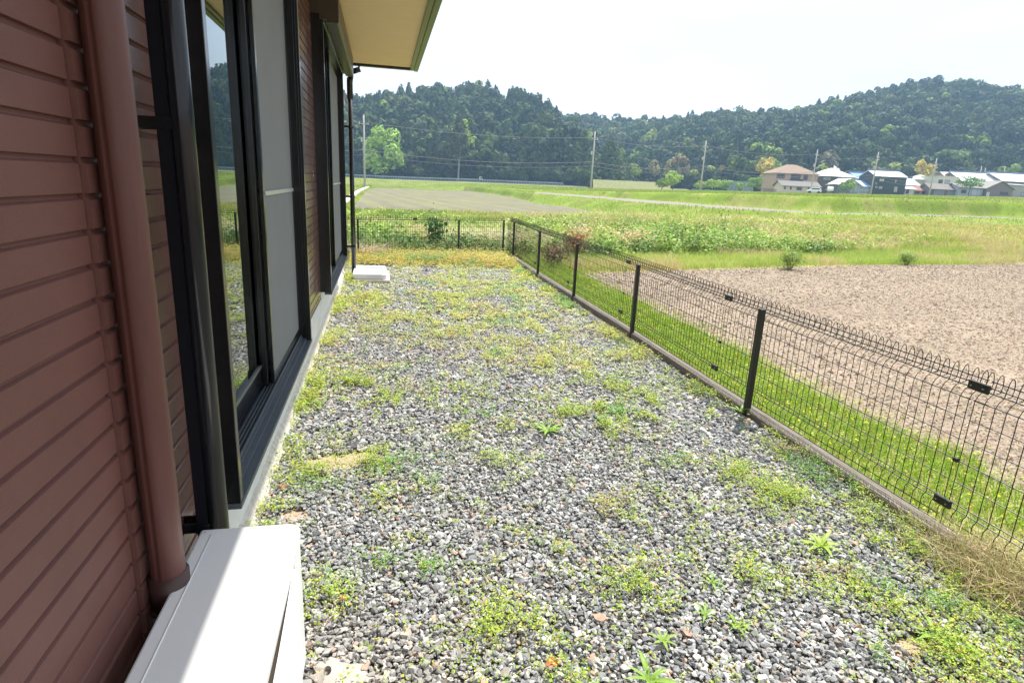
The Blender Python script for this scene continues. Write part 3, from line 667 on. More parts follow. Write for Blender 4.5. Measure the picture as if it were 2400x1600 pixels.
HOR = [(-.018, .050, .0026), (-.018, .085, .002), (0, .140, .0024), (-.010, .170, .0024), (0, .265, .002), (0, .365, .002), (0, .465, .002), (0, .565, .002), (0, .658, .0026), (.036, .703, .003), (.073, .715, .003), (.074, .745, .003)]
def wire_panel(p0, p1, label, z0=0.0):
    """mesh panel from p0 to p1 (plan points); out = side away from the yard"""
    p0 = np.array(p0, float); p1 = np.array(p1, float); Lh = np.linalg.norm(p1-p0); d = (p1-p0)/Lh; o = np.array([d[1], -d[0]])
    mb = MB(); n = int(round(Lh/.05))
    for k in range(n+1):
        b = p0+d*(k*Lh/n)
        if k == 0: b = b+d*.006
        if k == n: b = b-d*.006
        mb.tube([(b[0]+o[0]*u, b[1]+o[1]*u, z+z0) for u, z in PROF], .0024, 4, cap=False)
    for u, z, r in HOR:
        a = p0+o*(u+.002); b = p1+o*(u+.002); mb.tube([(a[0], a[1], z+z0), (b[0], b[1], z+z0)], r*1.25, 5)
    return mb.build('mesh_panel', FBLK, FENCE)
FENCE = empty('mesh_fence', (2.6, 6, 0), 'black welded wire mesh fence with looped top around the gravel yard', 'fence')
MX = .055
joints = [0.0, 2.02, 4.10, 6.20, 8.24, 10.26, 12.20]
for a, b in zip(joints[:-1], joints[1:]): wire_panel((fx(a)+MX, a+.008), (fx(b)+MX, b-.008), '')
c_far = (2.72, 13.05); back = [(2.60, 13.03), (.66, 12.35), (-1.28, 11.58)]
wire_panel((2.72, 12.22), (2.72, 13.05), '')
for a, b in zip(back[:-1], back[1:]): wire_panel((b[0], b[1]+.05), (a[0], a[1]+.05), '')
def post(x, y, top=.745):
    return MB().box(-.018, .018, -.021, .021, -.3, top, rot=0, org=(x, y, 0)).box(-.020, .020, -.023, .023, top, top+.006, rot=0, org=(x, y, 0)).build('post', FBLK, FENCE, bevel=.003)
for y in (1.44, 3.54, 5.76, 7.82, 9.86, 12.15): post(fx(y), y)
for x, y in ((2.615, 13.0), (1.586, 12.66), (-.444, 11.85)): post(x, y, .715)
def clip(x, y, z, w, h, rot=math.pi/2):
    mb = MB().box(-w/2, w/2, -.006, .006, -h/2, h/2, rot=rot, org=(x, y, z)).box(-w/2, w/2, -.006, .012, h/2, h/2+.003, rot=rot, org=(x, y, z))
    c = mb.build('clip', FBLK, FENCE)
    if w > .05:
        for q in (-.3, .3): MB().tube([(x-.0135, y+q*w, z), (x-.006, y+q*w, z)], .004, 8).build('bolt', mat('bolt_steel', (.35, .33, .3), .4, .5, metal=.7), c)
for y in joints[1:-1]:
    clip(fx(y)+MX+.020, y, .718, .095, .038); clip(fx(y)+MX-.020, y, .155, .085, .036); clip(fx(y)+MX-.006, y, .366, .022, .016)
clip(.66, 12.36, .718, .09, .035, rot=.35)

# ================================================================= GRASS beyond the fence
def grass_strip():
    parts = []
    n = 60000; y = .8+11.6*rng.random(n)**1.05; x = rng.uniform(2.66, 4.1, n)
    lim = 3.75+.45*(vnoise(x, y, .5, 70)-.5); k = (x < lim) | (rng.random(n) < .04); x, y = x[k], y[k]; n = len(x)
    h = rng.uniform(.04, .12, n)*(.6+.9*vnoise(x, y, .4, 71)); 
    c = pick([(.22, .38, .03), (.30, .46, .04), (.38, .46, .08), (.46, .42, .16)], n, (.35, .35, .2, .1))
    parts.append(blades(np.stack([x, y, terrain_h(x, y)-.01], 1), h, rng.uniform(.1, 1.1, n), rng.uniform(.003, .007, n)*np.where(y > 6, 1.6, 1), c))
    m_ = 16000; y = .8+11.4*rng.random(m_); x = rng.uniform(2.66, 3.85, m_)
    parts.append(quads(np.stack([x, y, terrain_h(x, y)+rng.uniform(.01, .07, m_)], 1), rng.normal(0, .5, (m_, 3))+np.array([0, 0, 1.]), rng.uniform(.008, .02, m_), pick(OXG, m_)))
    V, F, c = merge(parts); npmesh('grass_strip', V, F, c, GRASSM, kind='stuff', label='bright green grass strip between the fence and the bare field', cat='grass')
    m_ = 900; y = rng.uniform(1, 11, m_); x = rng.uniform(2.7, 3.9, m_)
    V, F, c = quads(np.stack([x, y, terrain_h(x, y)+rng.uniform(.05, .13, m_)], 1), rng.normal(0, .4, (m_, 3))+np.array([-.2, -.3, 1.]), rng.uniform(.010, .018, m_), pick([(.8, .6, .02)], m_, j=.05))
    npmesh('yellow_flowers', V, F, c, LEAF, kind='stuff', label='small yellow flowers in the grass strip outside the fence', cat='flowers')
grass_strip()
def clods():
    """crumbled soil: small lumps over the near part of the tilled field, plus dry straws"""
    n = 120000; y = .8+15.5*rng.random(n)**1.0; x = 3.7+rng.random(n)*(2+1.35*y); k = (y < 11.25+.265*(x-4)) & (x < 1.4*y+4) & (x < 26); x, y = x[k], y[k]; n = len(x)
    s = np.minimum(rng.lognormal(-4.9, .40, n), .016)*(1+.07*y)
    o = np.array([(1, 0, 0), (-1, 0, 0), (0, 1, 0), (0, -1, 0), (0, 0, 1), (0, 0, -1)], float); f = np.array([(0, 2, 4), (2, 1, 4), (1, 3, 4), (3, 0, 4), (2, 0, 5), (1, 2, 5), (3, 1, 5), (0, 3, 5)])
    P = o[None]*s[:, None, None]*(1+.3*rng.normal(size=(n, 6, 1)))*np.array([1.3, 1.0, .8]); a = rng.uniform(0, 6.3, n)
    X = P[..., 0]*np.cos(a)[:, None]-P[..., 1]*np.sin(a)[:, None]; Y = P[..., 0]*np.sin(a)[:, None]+P[..., 1]*np.cos(a)[:, None]
    V = np.stack([X+x[:, None], Y+y[:, None], P[..., 2]+terrain_h(x, y)[:, None]], -1).reshape(-1, 3)
    F = (np.arange(n)[:, None, None]*6+f[None]).reshape(-1, 3); c = np.repeat(pick([(.31, .25, .19), (.28, .225, .17), (.36, .295, .225), (.24, .19, .145)], n)*(.78+.44*vnoise(x*.6, y*1.6, 1.6, 64)[:, None]), 6, 0)
    npmesh('soil_clods', V, F, c, mat('clod', (.3, .2, .1), .95, .1, attr=True), kind='stuff', label='crumbled clods over the bare brown field right of the fence', cat='soil')
    n = 60000; y = .8+15.5*rng.random(n); x = 3.8+rng.random(n)*(2+1.3*y); k = (y < 11.2+.265*(x-4)) & (x < 26); x, y = x[k], y[k]; n = len(x)
    V, F, c = quads(np.stack([x, y, terrain_h(x, y)+.012], 1), rng.normal(0, .35, (n, 3))+np.array([0, 0, 1.]), rng.uniform(.02, .06, n), pick([(.62, .50, .36), (.50, .39, .27), (.30, .22, .16)], n), asp=.16)
    npmesh('straw_litter', V, F, c, GRASSM, kind='stuff', label='dry straw bits scattered on the bare brown field', cat='straw')
clods()
def meadow():
    parts = []
    # tall seeding grass beyond the soil
    n = 75000; x = 3+rng.random(n)*24; y = 11.3+.265*(x-4)+rng.random(n)**1.1*(4.2+.10*x); k = np.hypot(x, y) < 31; x, y = x[k], y[k]; n = len(x)
    h = rng.uniform(.16, .42, n)*(.55+.9*vnoise(x, y, 1.3, 80)); q1 = vnoise(x, y, 1.4, 86, 3)[:, None]; c = np.where(q1 > .60, pick([(.50, .48, .18), (.58, .50, .26), (.56, .42, .26)], n, (.5, .3, .2)), np.where(q1 > .45, pick([(.40, .48, .11), (.48, .52, .15)], n), pick([(.34, .44, .09), (.40, .48, .11)], n)))
    h = h*np.where(q1[:, 0] > .60, 1.1, .8)*.8
    parts.append(blades(np.stack([x, y, terrain_h(x, y)-.02], 1), h, rng.uniform(.1, .8, n), rng.uniform(.006, .012, n), c))
    # yellow-green slope to the right
    n = 95000; x = 6+rng.random(n)*46; y = 15.5+.24*(x-6)+rng.random(n)**1.4*(16+.3*x); az = np.degrees(np.arctan2(x, y)); k = (az < 60) & (np.hypot(x, y) < 31) & (rng.random(n) < 1.1-.012*y); x, y = x[k], y[k]; n = len(x)
    h = rng.uniform(.18, .5, n)*(.5+vnoise(x, y, 2.5, 81)); g = vnoise(x, y, 5, 82)[:, None]
    gg = (vnoise(x, y, 3, 84, 2) > .5); c = np.where(gg[:, None], pick([(.32, .42, .08), (.44, .48, .12), (.54, .52, .2)], n), pick([(.62, .55, .27), (.66, .52, .34), (.48, .46, .16)], n))*(.8+.4*g)
    parts.append(blades(np.stack([x, y, terrain_h(x, y)-.02], 1), h, rng.uniform(.2, 1.0, n), rng.uniform(.012, .026, n)*(y/18), c))
    n = 60000; d = rng.uniform(27, 50, n); a = np.radians(rng.uniform(6, 62, n)); x = np.sin(a)*d; y = np.cos(a)*d; fq = rowvals(np.degrees(a))[0]; k = (d < fq-.2) & ~inpoly(x, y, FIELD_C) & ~((d > fq-2.6) & (np.degrees(a) < RT[0][5])); x, y, d = x[k], y[k], d[k]; n = len(x)
    c = pick([(.34, .40, .09), (.46, .44, .15), (.54, .45, .22)], n, (.4, .35, .25)); parts.append(blades(np.stack([x, y, terrain_h(x, y)-.02], 1), rng.uniform(.08, .26, n)*(.5+vnoise(x, y, 2, 88)), rng.uniform(.2, 1, n), .0009*d*rng.uniform(.6, 1.4, n), c))
    # banks farther out, coarse tufts
    n = 210000; d = 26+150*rng.random(n)**1.35; a = np.radians(rng.uniform(-6, 60, n)); x = np.sin(a)*d; y = np.cos(a)*d; jit = 0
    fq = rowvals(np.degrees(np.arctan2(x, y)))[0]; k = ~((inpoly(x, y, FIELD_C) & (d < fq)) | on_strip(x, y) | ((d < fq) & (d > fq-2.6) & (x > 3))) & (y > 26); x, y, d = x[k], y[k], d[k]; n = len(x)
    h = rng.uniform(.10, .30, n)*(.5+vnoise(x, y, 4, 83))*(1-.50*sstep(30, 50, d)); c = pick([(.17, .28, .03), (.24, .33, .045), (.40, .37, .12)], n, (.42, .38, .20))*(.7+.6*vnoise(x, y, 6, 87)[:, None])
    parts.append(blades(np.stack([x, y, terrain_h(x, y)-.03], 1), h, rng.uniform(.2, 1.0, n), .0008*d*rng.uniform(.6, 1.4, n), c))
    V, F, c = merge(parts); npmesh('meadow_grass', V, F, c, GRASSM, kind='stuff', label='long grass covering the banks and verges between the fields', cat='grass')
meadow()
def undergrowth():
    """dense wild growth along the ditch behind the far fence"""
    parts = []
    n = 3300; x = rng.uniform(-4.5, 21, n); y = 13.4+rng.random(n)**1.25*np.where(x < 4, 18, 10.0)+.25*np.maximum(0, x-3)
    # keep off the tall-grass verge
    k = (y > 13.5) & ~((x > 3.2) & (y < 13.6+.33*(x-3))) & (rng.random(n) < np.where(x > 14, .45, 1)) & (rng.random(n) < np.where(y > 24, .5, 1)); x, y = x[k], y[k]; n = len(x)
    lush = vnoise(x, y, 2.4, 90); R = rng.uniform(.22, .5, n); Hh = rng.uniform(.3, .75, n)*(.6+.8*lush)*(1-.5*sstep(17, 21, y))
    for i in range(n):
        m_ = int(70*R[i]/.3*(1.25 if y[i] < 20 else .6)); u = rng.normal(size=(m_, 3)); u /= np.linalg.norm(u, axis=1, keepdims=True); u[:, 2] = np.abs(u[:, 2]); q = rng.uniform(.55, 1.0, (m_, 1))
        P = u*q*np.array([R[i], R[i], Hh[i]])+np.array([x[i], y[i], 0]); P[:, 2] += terrain_h(P[:, 0], P[:, 1])
        t = vnoise(np.array([x[i]]), np.array([y[i]]), 1.6, 91)[0]
        pal = ([(.08, .16, .025), (.14, .25, .04)] if rng.random() < .4 else [(.24, .38, .07), (.38, .50, .12), (.30, .44, .08)]) if t < .54 else ([(.30, .42, .08), (.42, .50, .12), (.34, .46, .09)] if t < .68 else [(.56, .46, .24), (.42, .42, .16), (.62, .48, .28)])
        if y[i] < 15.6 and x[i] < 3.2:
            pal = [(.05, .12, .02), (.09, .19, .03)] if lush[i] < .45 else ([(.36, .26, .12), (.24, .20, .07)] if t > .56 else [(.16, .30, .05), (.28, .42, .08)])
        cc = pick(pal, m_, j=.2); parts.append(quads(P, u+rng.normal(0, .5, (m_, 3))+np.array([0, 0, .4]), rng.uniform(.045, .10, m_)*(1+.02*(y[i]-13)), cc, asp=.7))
    n = 52000; x = rng.uniform(-4, 18, n); y = 12.9+rng.random(n)**1.2*19; k = ~((x > 3.2) & (y < 13.6+.33*(x-3))); x, y = x[k], y[k]; n = len(x)
    h = rng.uniform(.2, .65, n)*(.5+.8*vnoise(x, y, 1.1, 92))*np.where(y > 22, .5, 1)
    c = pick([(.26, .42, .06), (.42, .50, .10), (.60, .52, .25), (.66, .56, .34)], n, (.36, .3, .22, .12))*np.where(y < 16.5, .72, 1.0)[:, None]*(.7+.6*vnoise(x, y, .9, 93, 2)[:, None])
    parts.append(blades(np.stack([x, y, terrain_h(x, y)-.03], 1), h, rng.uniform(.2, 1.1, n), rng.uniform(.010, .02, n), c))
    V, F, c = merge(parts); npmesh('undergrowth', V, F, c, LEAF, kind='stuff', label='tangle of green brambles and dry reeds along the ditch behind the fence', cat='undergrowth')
undergrowth()
def shrub(px, py, Y, R, Hh, pal, label, n=520, sz=.07, name='shrub', z=None):
    p = gp(*disp(px, py), -.25); x0, y0 = p[0], p[1]; z0 = float(terrain_h(x0, y0))
    root = empty(name, (x0, y0, z0), label, 'shrub')
    u = rng.normal(size=(n, 3)); u /= np.linalg.norm(u, axis=1, keepdims=True); q = rng.uniform(.25, 1, (n, 1)); lump = 1+.25*np.sin(5*u[:, :1]+3)+.2*np.cos(6*u[:, 1:2])
    P = u*q*lump*np.array([R, R, Hh*.5])+np.array([x0, y0, z0+Hh*.55])
    V, F, c = quads(P, u+rng.normal(0, .5, (n, 3)), rng.uniform(.6, 1.3, n)*sz, pick(pal, n, j=.2), asp=.6)
    npmesh('foliage', V, F, c, LEAF, parent=root)
    mb = MB()
    for k in range(6):
        a = k*1.05; mb.tube([(x0, y0, z0-.05), (x0+.3*R*math.cos(a), y0+.3*R*math.sin(a), z0+Hh*.35), (x0+.75*R*math.cos(a), y0+.75*R*math.sin(a), z0+Hh*.8)], .012, 5, r2=.004)
    mb.build('stems', mat('stem', (.14, .10, .06), .8, .2), root)
shrub(1000, 586, 15.0, .36, 1.0, [(.03, .10, .015), (.06, .16, .03)], 'dark green leafy bush behind the back fence', 700)
shrub(1318, 598, 13.2, .42, .75, [(.42, .20, .10), (.50, .30, .16), (.30, .22, .08)], 'rusty red withered shrub beyond the fence corner', 600)
shrub(1272, 628, 12.6, .32, .55, [(.26, .16, .10), (.18, .20, .07), (.34, .22, .14)], 'brownish purple low shrub outside the fence near the corner', 500)
shrub(1812, 628, 13.0, .30, .46, [(.28, .40, .09), (.38, .48, .13)], 'bushy green tuft at the edge of the bare field, left one', 2600, .035)
shrub(2080, 615, 13.8, .28, .38, [(.28, .40, .09), (.38, .48, .13)], 'lower green tuft at the edge of the bare field, right one', 2200, .035)
def tussock():
    n = 1500; x = rng.normal(2.50, .11, n); y = 1.66+rng.normal(0, .15, n); x = np.clip(x, 2.15, 2.8)
    V, F, c = blades(np.stack([x, y, np.zeros(n)], 1), rng.uniform(.07, .20, n), rng.uniform(.5, 1.8, n), rng.uniform(.002, .004, n), pick([(.62, .50, .30), (.50, .44, .20), (.36, .38, .10)], n, (.5, .3, .2)))
    npmesh('dry_grass_tuft', V, F, c, GRASSM, label='straw coloured dry grass tussock over the kerb at lower right', cat='grass tuft')
    n = 1500; x = rng.normal(3.1, .9, n); y = rng.normal(16.0, .9, n)
    V, F, c = blades(np.stack([x, y, terrain_h(x, y)], 1), rng.uniform(.35, .9, n), rng.uniform(.5, 1.6, n), rng.uniform(.010, .02, n), pick([(.72, .64, .42), (.62, .54, .32)], n))
    npmesh('dry_reeds', V, F, c, GRASSM, kind='stuff', label='pale dry reeds drooping over the greenery behind the fence corner', cat='reeds')
    p = gp(*disp(800, 560)); n = 300; x = rng.normal(-.30, .10, n); y = rng.normal(12.0, .1, n)
    V, F, c = blades(np.stack([x, y, np.zeros(n)-.1], 1), rng.uniform(.2, .55, n), rng.uniform(.6, 1.8, n), rng.uniform(.01, .02, n), pick([(.66, .62, .52), (.6, .42, .25)], n))
    npmesh('dead_stalks', V, F, c, GRASSM, label='pale dead stalks bending over by the far end of the back fence', cat='dead plant')
tussock()

# ================================================================= HILLS AND FOREST
def azel(px, py):
    d = ray(*disp(px, py)); return math.degrees(math.atan2(d[0], d[1])), d[2]/math.hypot(d[0], d[1])
RA = [azel(*q) for q in ((700, 235), (760, 238), (830, 236), (870, 222), (950, 222), (1000, 208), (1060, 200), (1100, 203), (1150, 222), (1200, 228), (1235, 235), (1270, 262), (1300, 290), (1340, 325), (1380, 355), (1420, 380), (1450, 405), (1480, 420))]
RA = [(-30, .06), (-16, .09)]+RA
RB = [azel(*q) for q in ((1180, 262), (1285, 262), (1350, 272), (1400, 278), (1480, 280), (1560, 276), (1640, 262), (1700, 260), (1750, 270), (1800, 266), (1850, 253), (1900, 238), (1950, 226), (2000, 218), (2050, 206), (2100, 195), (2150, 190), (2200, 194), (2260, 203), (2300, 206), (2352, 208))]+[(58, .13), (70, .09), (95, .06)]
def hillfn(ridge, base, top, th):
    ra = np.array([r[0] for r in ridge]); re = np.array([r[1] for r in ridge])
    def f(az, d):                       # az in degrees, d distance
        b = np.interp(az, *base); t = np.interp(az, *top); zr = CAMH+t*np.interp(az, ra, re)-th
        s = np.clip((d-b)/(t-b), 0, 2); zb = 1.6
        up = zb+(zr-zb)*(1-(1-np.clip(s, 0, 1))**1.35)
        dn = zr-(s-1)*.5*(zr-zb)
        z = np.where(s <= 1, up, dn); x = d*np.sin(np.radians(az)); y = d*np.cos(np.radians(az))
        return z+ (vnoise(x, y, 45, 95)-.5)*np.clip(s, 0, .8)*7*(s < 1)
    return f
BASE_A = ([-30, -5, 8, 16, 20, 24], [236, 246, 250, 245, 232, 236]); TOP_A = ([-30, 0, 8, 14, 20, 24], [350, 345, 345, 335, 290, 262])
BASE_B = ([10, 20, 27, 33, 40, 46, 52, 95], [330, 300, 262, 240, 250, 274, 288, 290]); TOP_B = ([10, 24, 33, 40, 46, 60, 95], [480, 470, 440, 450, 470, 470, 460])
FA = hillfn(RA, BASE_A, TOP_A, 10); FB = hillfn(RB, BASE_B, TOP_B, 7)
def hill(name, f, az0, az1, base, top):
    A = np.linspace(az0, az1, 160); S = np.linspace(-.02, 1.7, 60); a, s = np.meshgrid(A, S, indexing='ij')
    b = np.interp(a, *base); t = np.interp(a, *top); d = b+s*(t-b); z = f(a, d); z = np.where(s < 0, -1, z)
    x = d*np.sin(np.radians(a)); y = d*np.cos(np.radians(a)); V = np.stack([x, y, z], -1).reshape(-1, 3); i = np.arange(159)[:, None]*60+np.arange(59)[None]
    F = np.stack([i, i+60, i+61, i+1], -1).reshape(-1, 4)[:, ::-1]
    npmesh(name, V, F, np.tile((.022, .032, .014), (len(V), 1)), mat('hill_floor', (1, 1, 1), .95, .1, attr=True, noise=.3, nscale=.2), smooth=True, kind='structure')
hill('hill', FA, -30, 24, BASE_A, TOP_A); hill('hill', FB, 10, 95, BASE_B, TOP_B)
# crown shapes, unit height 1
def crown_round(n, lobes=7, seed=0, narrow=1.0):
    r_ = np.random.default_rng(seed); c = r_.normal(0, .17, (lobes, 3)); c[:, 2] = .62+r_.uniform(-.2, .16, lobes); R = r_.uniform(.15, .26, lobes)
    k = r_.choice(lobes, n); u = r_.normal(size=(n, 3)); u /= np.linalg.norm(u, axis=1, keepdims=True); u[:, 2] = np.where(u[:, 2] < -.3, -u[:, 2], u[:, 2])
    P = c[k]+u*(R[k]*r_.uniform(.75, 1.02, n))[:, None]; P[:, :2] *= narrow; return P, u+r_.normal(0, .35, (n, 3)), .115
def crown_cone(n, seed=0, wid=.20, low=.18):
    r_ = np.random.default_rng(seed); t = r_.random(n)**.75; z = low+(1-low)*(1-t); a = r_.uniform(0, 6.283, n)
    lay = 1+.22*np.sin(z*38+2*np.sin(a*3)); rr = wid*(t**.8)*lay*r_.uniform(.6, 1.05, n)+.01
    P = np.stack([rr*np.cos(a), rr*np.sin(a), z], 1); Nn = np.stack([np.cos(a), np.sin(a), np.full(n, .75)], 1)+r_.normal(0, .3, (n, 3)); return P, Nn, .085
def crown_full(n, lobes=14, seed=0):
    r_ = np.random.default_rng(seed); c = r_.normal(size=(lobes, 3)); c /= np.linalg.norm(c, axis=1, keepdims=True); c *= .60*r_.uniform(.7, 1.1, (lobes, 1)); R = r_.uniform(.28, .46, lobes)
    k = r_.integers(0, lobes, n); u = r_.normal(size=(n, 3)); u /= np.linalg.norm(u, axis=1, keepdims=True); u[:, 2] = np.where(u[:, 2] < -.4, -u[:, 2], u[:, 2])
    return c[k]+u*(R[k]*r_.uniform(.7, 1.05, n))[:, None], u+r_.normal(0, .4, (n, 3)), .1
PROTO = [crown_round(300, 6, 1), crown_round(300, 5, 2), crown_round(280, 4, 3), crown_cone(300, 4, .27), crown_cone(300, 5, .22), crown_cone(280, 6, .31)]
TRUNKM = mat('bark', (.16, .13, .10), .9, .1, noise=.3, nscale=3)
FOLI = mat('far_foliage', (.1, .2, .05), .7, .12, attr=True, trans=.15)
def plant(px_, py_, z, h, proto, col, jit=.16):
    """many crowns from one shape, merged"""
    P0, N0, s0 = PROTO[proto]; n = len(px_); m_ = len(P0); a = rng.uniform(0, 6.283, n); ca, sa = np.cos(a), np.sin(a); w = h*rng.uniform(.8, 1.15, n)
    def rot(Q): return np.stack([Q[None, :, 0]*ca[:, None]-Q[None, :, 1]*sa[:, None], Q[None, :, 0]*sa[:, None]+Q[None, :, 1]*ca[:, None], np.tile(Q[None, :, 2], (n, 1))], -1)
    P = rot(P0); P[..., :2] *= w[:, None, None]; P[..., 2] *= h[:, None]; P += np.stack([px_, py_, z], -1)[:, None]
    Nn = rot(N0).reshape(-1, 3); sz = np.repeat(h*s0, m_)*rng.uniform(.6, 1.25, n*m_)
    c = np.repeat(col, m_, 0)*(1+jit*rng.normal(size=(n*m_, 1))); return quads(P.reshape(-1, 3), Nn, sz, np.clip(c, .004, 1))
def forest():
    parts = []
    DG = np.array([(.048, .085, .026), (.068, .108, .030), (.100, .138, .038), (.034, .064, .028)]); BR = np.array([(.24, .34, .05), (.28, .34, .07), (.18, .27, .05)]); OR = np.array([(.26, .21, .08), (.20, .18, .11)])
    def cover(f, az0, az1, base, top, step, hmin, hmax, cone, bright):
        A, D = [], []
        d = 225.
        while d < 520:
            na = int((az1-az0)*math.pi/180*d/step); az = az0+(az1-az0)*(np.arange(na)+rng.uniform(-.4, .4, na))/na; dd = d+rng.uniform(-.5, .5, na)*step
            b = np.interp(az, *base); t = np.interp(az, *top); k = (dd > b) & (dd < t+9); A.append(az[k]); D.append(dd[k]); d += step*.92
        az = np.concatenate(A); d = np.concatenate(D); z = f(az, d); x = d*np.sin(np.radians(az)); y = d*np.cos(np.radians(az)); n = len(x)
        s = (d-np.interp(az, *base))/(np.interp(az, *top)-np.interp(az, *base))
        h = rng.uniform(hmin, hmax, n)*(.8+.4*vnoise(x, y, 40, 97)); h[s > .85] *= .75
        stand = vnoise(x, y, 55, 98); isc = rng.random(n) < cone*np.clip((stand-.3)*3, .15, 1.6)
        pr = np.where(isc, rng.integers(3, 6, n), rng.integers(0, 3, n)); h = np.where(isc, h*1.08, h)
        col = DG[rng.integers(0, 4, n)]*(1+.12*rng.normal(size=(n, 1))); bm = (rng.random(n) < bright(az, s)) & ~isc; col[bm] = BR[rng.integers(0, 3, bm.sum())]
        om = (rng.random(n) < .12*(s < .08)*(az > 22)) & ~isc; col[om] = OR[rng.integers(0, 2, om.sum())]
        for p in range(6):
            k = pr == p
            if k.any(): parts.append(plant(x[k], y[k], z[k]-.5, h[k], p, col[k]))
    cover(FA, -14, 23.5, BASE_A, TOP_A, 6.0, 11, 17, .75, lambda a, s: .035+0*a)
    cover(FB, 14, 66, BASE_B, TOP_B, 6.6, 8.5, 13, .30, lambda a, s: .05+.22*np.clip((s-.8)*6, 0, 1)*(a > 42)+.06*(s < .25))
    # understorey along the wood's edge
    n = 420; az = rng.uniform(-8, 60, n); b = np.where(az < 20, np.interp(az, *BASE_A), np.interp(az, *BASE_B)); d = b-rng.uniform(-3, 3, n); x = d*np.sin(np.radians(az)); y = d*np.cos(np.radians(az))
    parts.append(plant(x, y, terrain_h(x, y)-.8, rng.uniform(3.5, 8, n), 1, pick([(.035, .065, .025), (.06, .10, .03), (.10, .14, .04)], n)))
    V, F, c = merge(parts); npmesh('forest', V, F, c, FOLI, kind='stuff', label='dense dark green wood covering both hills behind the fields', cat='forest')
forest()
def tree(px, pb, pt, Y, wpx, shape, pal, label, name='tree', n=900, group=None, cat='tree', trunk=True, low=None, seed=0, size=1.0, tcol=None):
    """px: foot x, pb: foot y, pt: top y, wpx: crown width, in display pixels of the photograph, at depth Y"""
    b = far(*disp(px, pb), Y); t = far(*disp(px, pt), Y); Hh = t[2]-b[2]; Wd = wpx*2400/2352/FPX*Y
    g = float(terrain_h(b[0], b[1])); z0 = b[2]
    root = empty(name, (b[0], b[1], z0), label, cat, group)
    if shape == 'cone': P0, N0, s0 = crown_cone(n, seed, Wd/Hh/2, low or .18)
    else:
        P0, N0, s0 = crown_full(n, 14, seed); lo, hi = P0.min(0), P0.max(0); l_ = low or .2
        P0 = (P0-lo)/(hi-lo); P0[:, :2] -= .5; P0[:, :2] *= Wd/Hh; P0[:, 2] = l_+(1-l_)*P0[:, 2]
    P = P0*Hh+b; s = min(Wd, Hh)*.12*size*math.sqrt(900/n)
    V, F, c = quads(P, N0, rng.uniform(.6, 1.3, n)*s, pick(pal, n, j=.16), asp=.8)
    npmesh('crown', V, F, c, FOLI, parent=root)
    zlow = min(z0-.3, g-.1) if z0-g < 3 else z0-.3
    mb = MB().tube([(b[0], b[1], zlow), (b[0]+.02*Hh, b[1], z0+Hh*.45), (b[0], b[1], z0+Hh*.8)], max(.12, Hh*.016), 7, r2=Hh*.004)
    for k in range(5):
        a = k*1.3+seed; h0 = z0+Hh*(.28+.08*k); mb.tube([(b[0]+.01*Hh, b[1], h0), (b[0]+.22*Wd*math.cos(a), b[1]+.22*Wd*math.sin(a), h0+.13*Hh)], Hh*.007, 5, r2=Hh*.003)
    mb.build('trunk', tcol or TRUNKM, root)
YG = [(.40, .54, .09), (.32, .48, .08), (.46, .56, .12)]; LG = [(.24, .38, .09), (.30, .44, .11)]; GO = [(.62, .50, .11), (.52, .44, .12), (.68, .54, .15)]; DK = [(.050, .080, .028), (.065, .095, .032)]
tree(880, 412, 290, 225, 92, 'round', [(.34, .50, .09), (.42, .58, .12), (.24, .38, .07)], 'big bright green broadleaf tree right of the left utility pole', n=3600, low=.10, seed=3, size=1.25)
tree(1052, 412, 266, 232, 66, 'cone', [(.055, .075, .026), (.075, .095, .032)], 'tall dark conifer in front of the yellow-green tree', n=2200, low=.33, seed=4, tcol=mat('pale_bark', (.34, .31, .27), .9, .1))
tree(1068, 412, 278, 243, 46, 'round', [(.42, .50, .05), (.36, .46, .06)], 'yellow-green tree glowing behind the tall conifer', n=900, low=.45, seed=5)
tree(940, 412, 285, 240, 34, 'cone', DK, 'narrow dark conifer right of the bright green tree', n=900, seed=6)
tree(1000, 412, 285, 238, 40, 'cone', DK, 'broad dark conifer midway between bright tree and tall conifer', n=1000, low=.3, seed=7)
tree(1030, 412, 282, 246, 24, 'cone', DK, 'slim dark conifer just left of the tall conifer', n=600, low=.3, seed=26)
tree(1210, 300, 228, 318, 70, 'round', DK, 'rounded dark tree on the right shoulder of the near hill', n=1500, seed=8)
tree(1165, 262, 236, 322, 34, 'round', [(.30, .38, .05)], 'small yellow-green tree on the crest of the near hill', n=500, seed=9)
tree(1545, 432, 392, 172, 44, 'round', YG, 'round light green tree standing alone in the fields', n=1600, low=.16, seed=10)
tree(1520, 432, 407, 176, 32, 'round', [(.18, .28, .05), (.24, .34, .07)], 'lower green tree on the left of the round lone tree', n=900, low=.06, seed=11)
tree(1610, 434, 414, 178, 38, 'round', [(.28, .36, .08), (.34, .40, .10)], 'low yellow-green tree behind the green net, left end', n=900, low=.06, seed=12)
tree(1640, 434, 412, 176, 40, 'round', YG, 'low light green tree beside the third utility pole', n=900, low=.06, seed=13)
tree(1664, 436, 413, 178, 32, 'round', LG, 'greyish green low tree between the net and third pole', n=700, low=.06, seed=14)
tree(1698, 438, 418, 176, 20, 'round', LG, 'small dark-stemmed shrub tree left of the blue net cage', n=400, low=.08, seed=15)
tree(1735, 440, 407, 178, 46, 'round', LG, 'spreading grey-green tree at the left of the beige house', n=1100, low=.2, seed=16)
tree(1755, 430, 362, 205, 44, 'round', GO, 'golden tree behind the green trees left of the beige house', n=900, low=.25, seed=17)
tree(1775, 432, 366, 208, 22, 'round', [(.30, .42, .08)], 'bright green slender tree touching the golden tree', n=500, low=.2, seed=18)
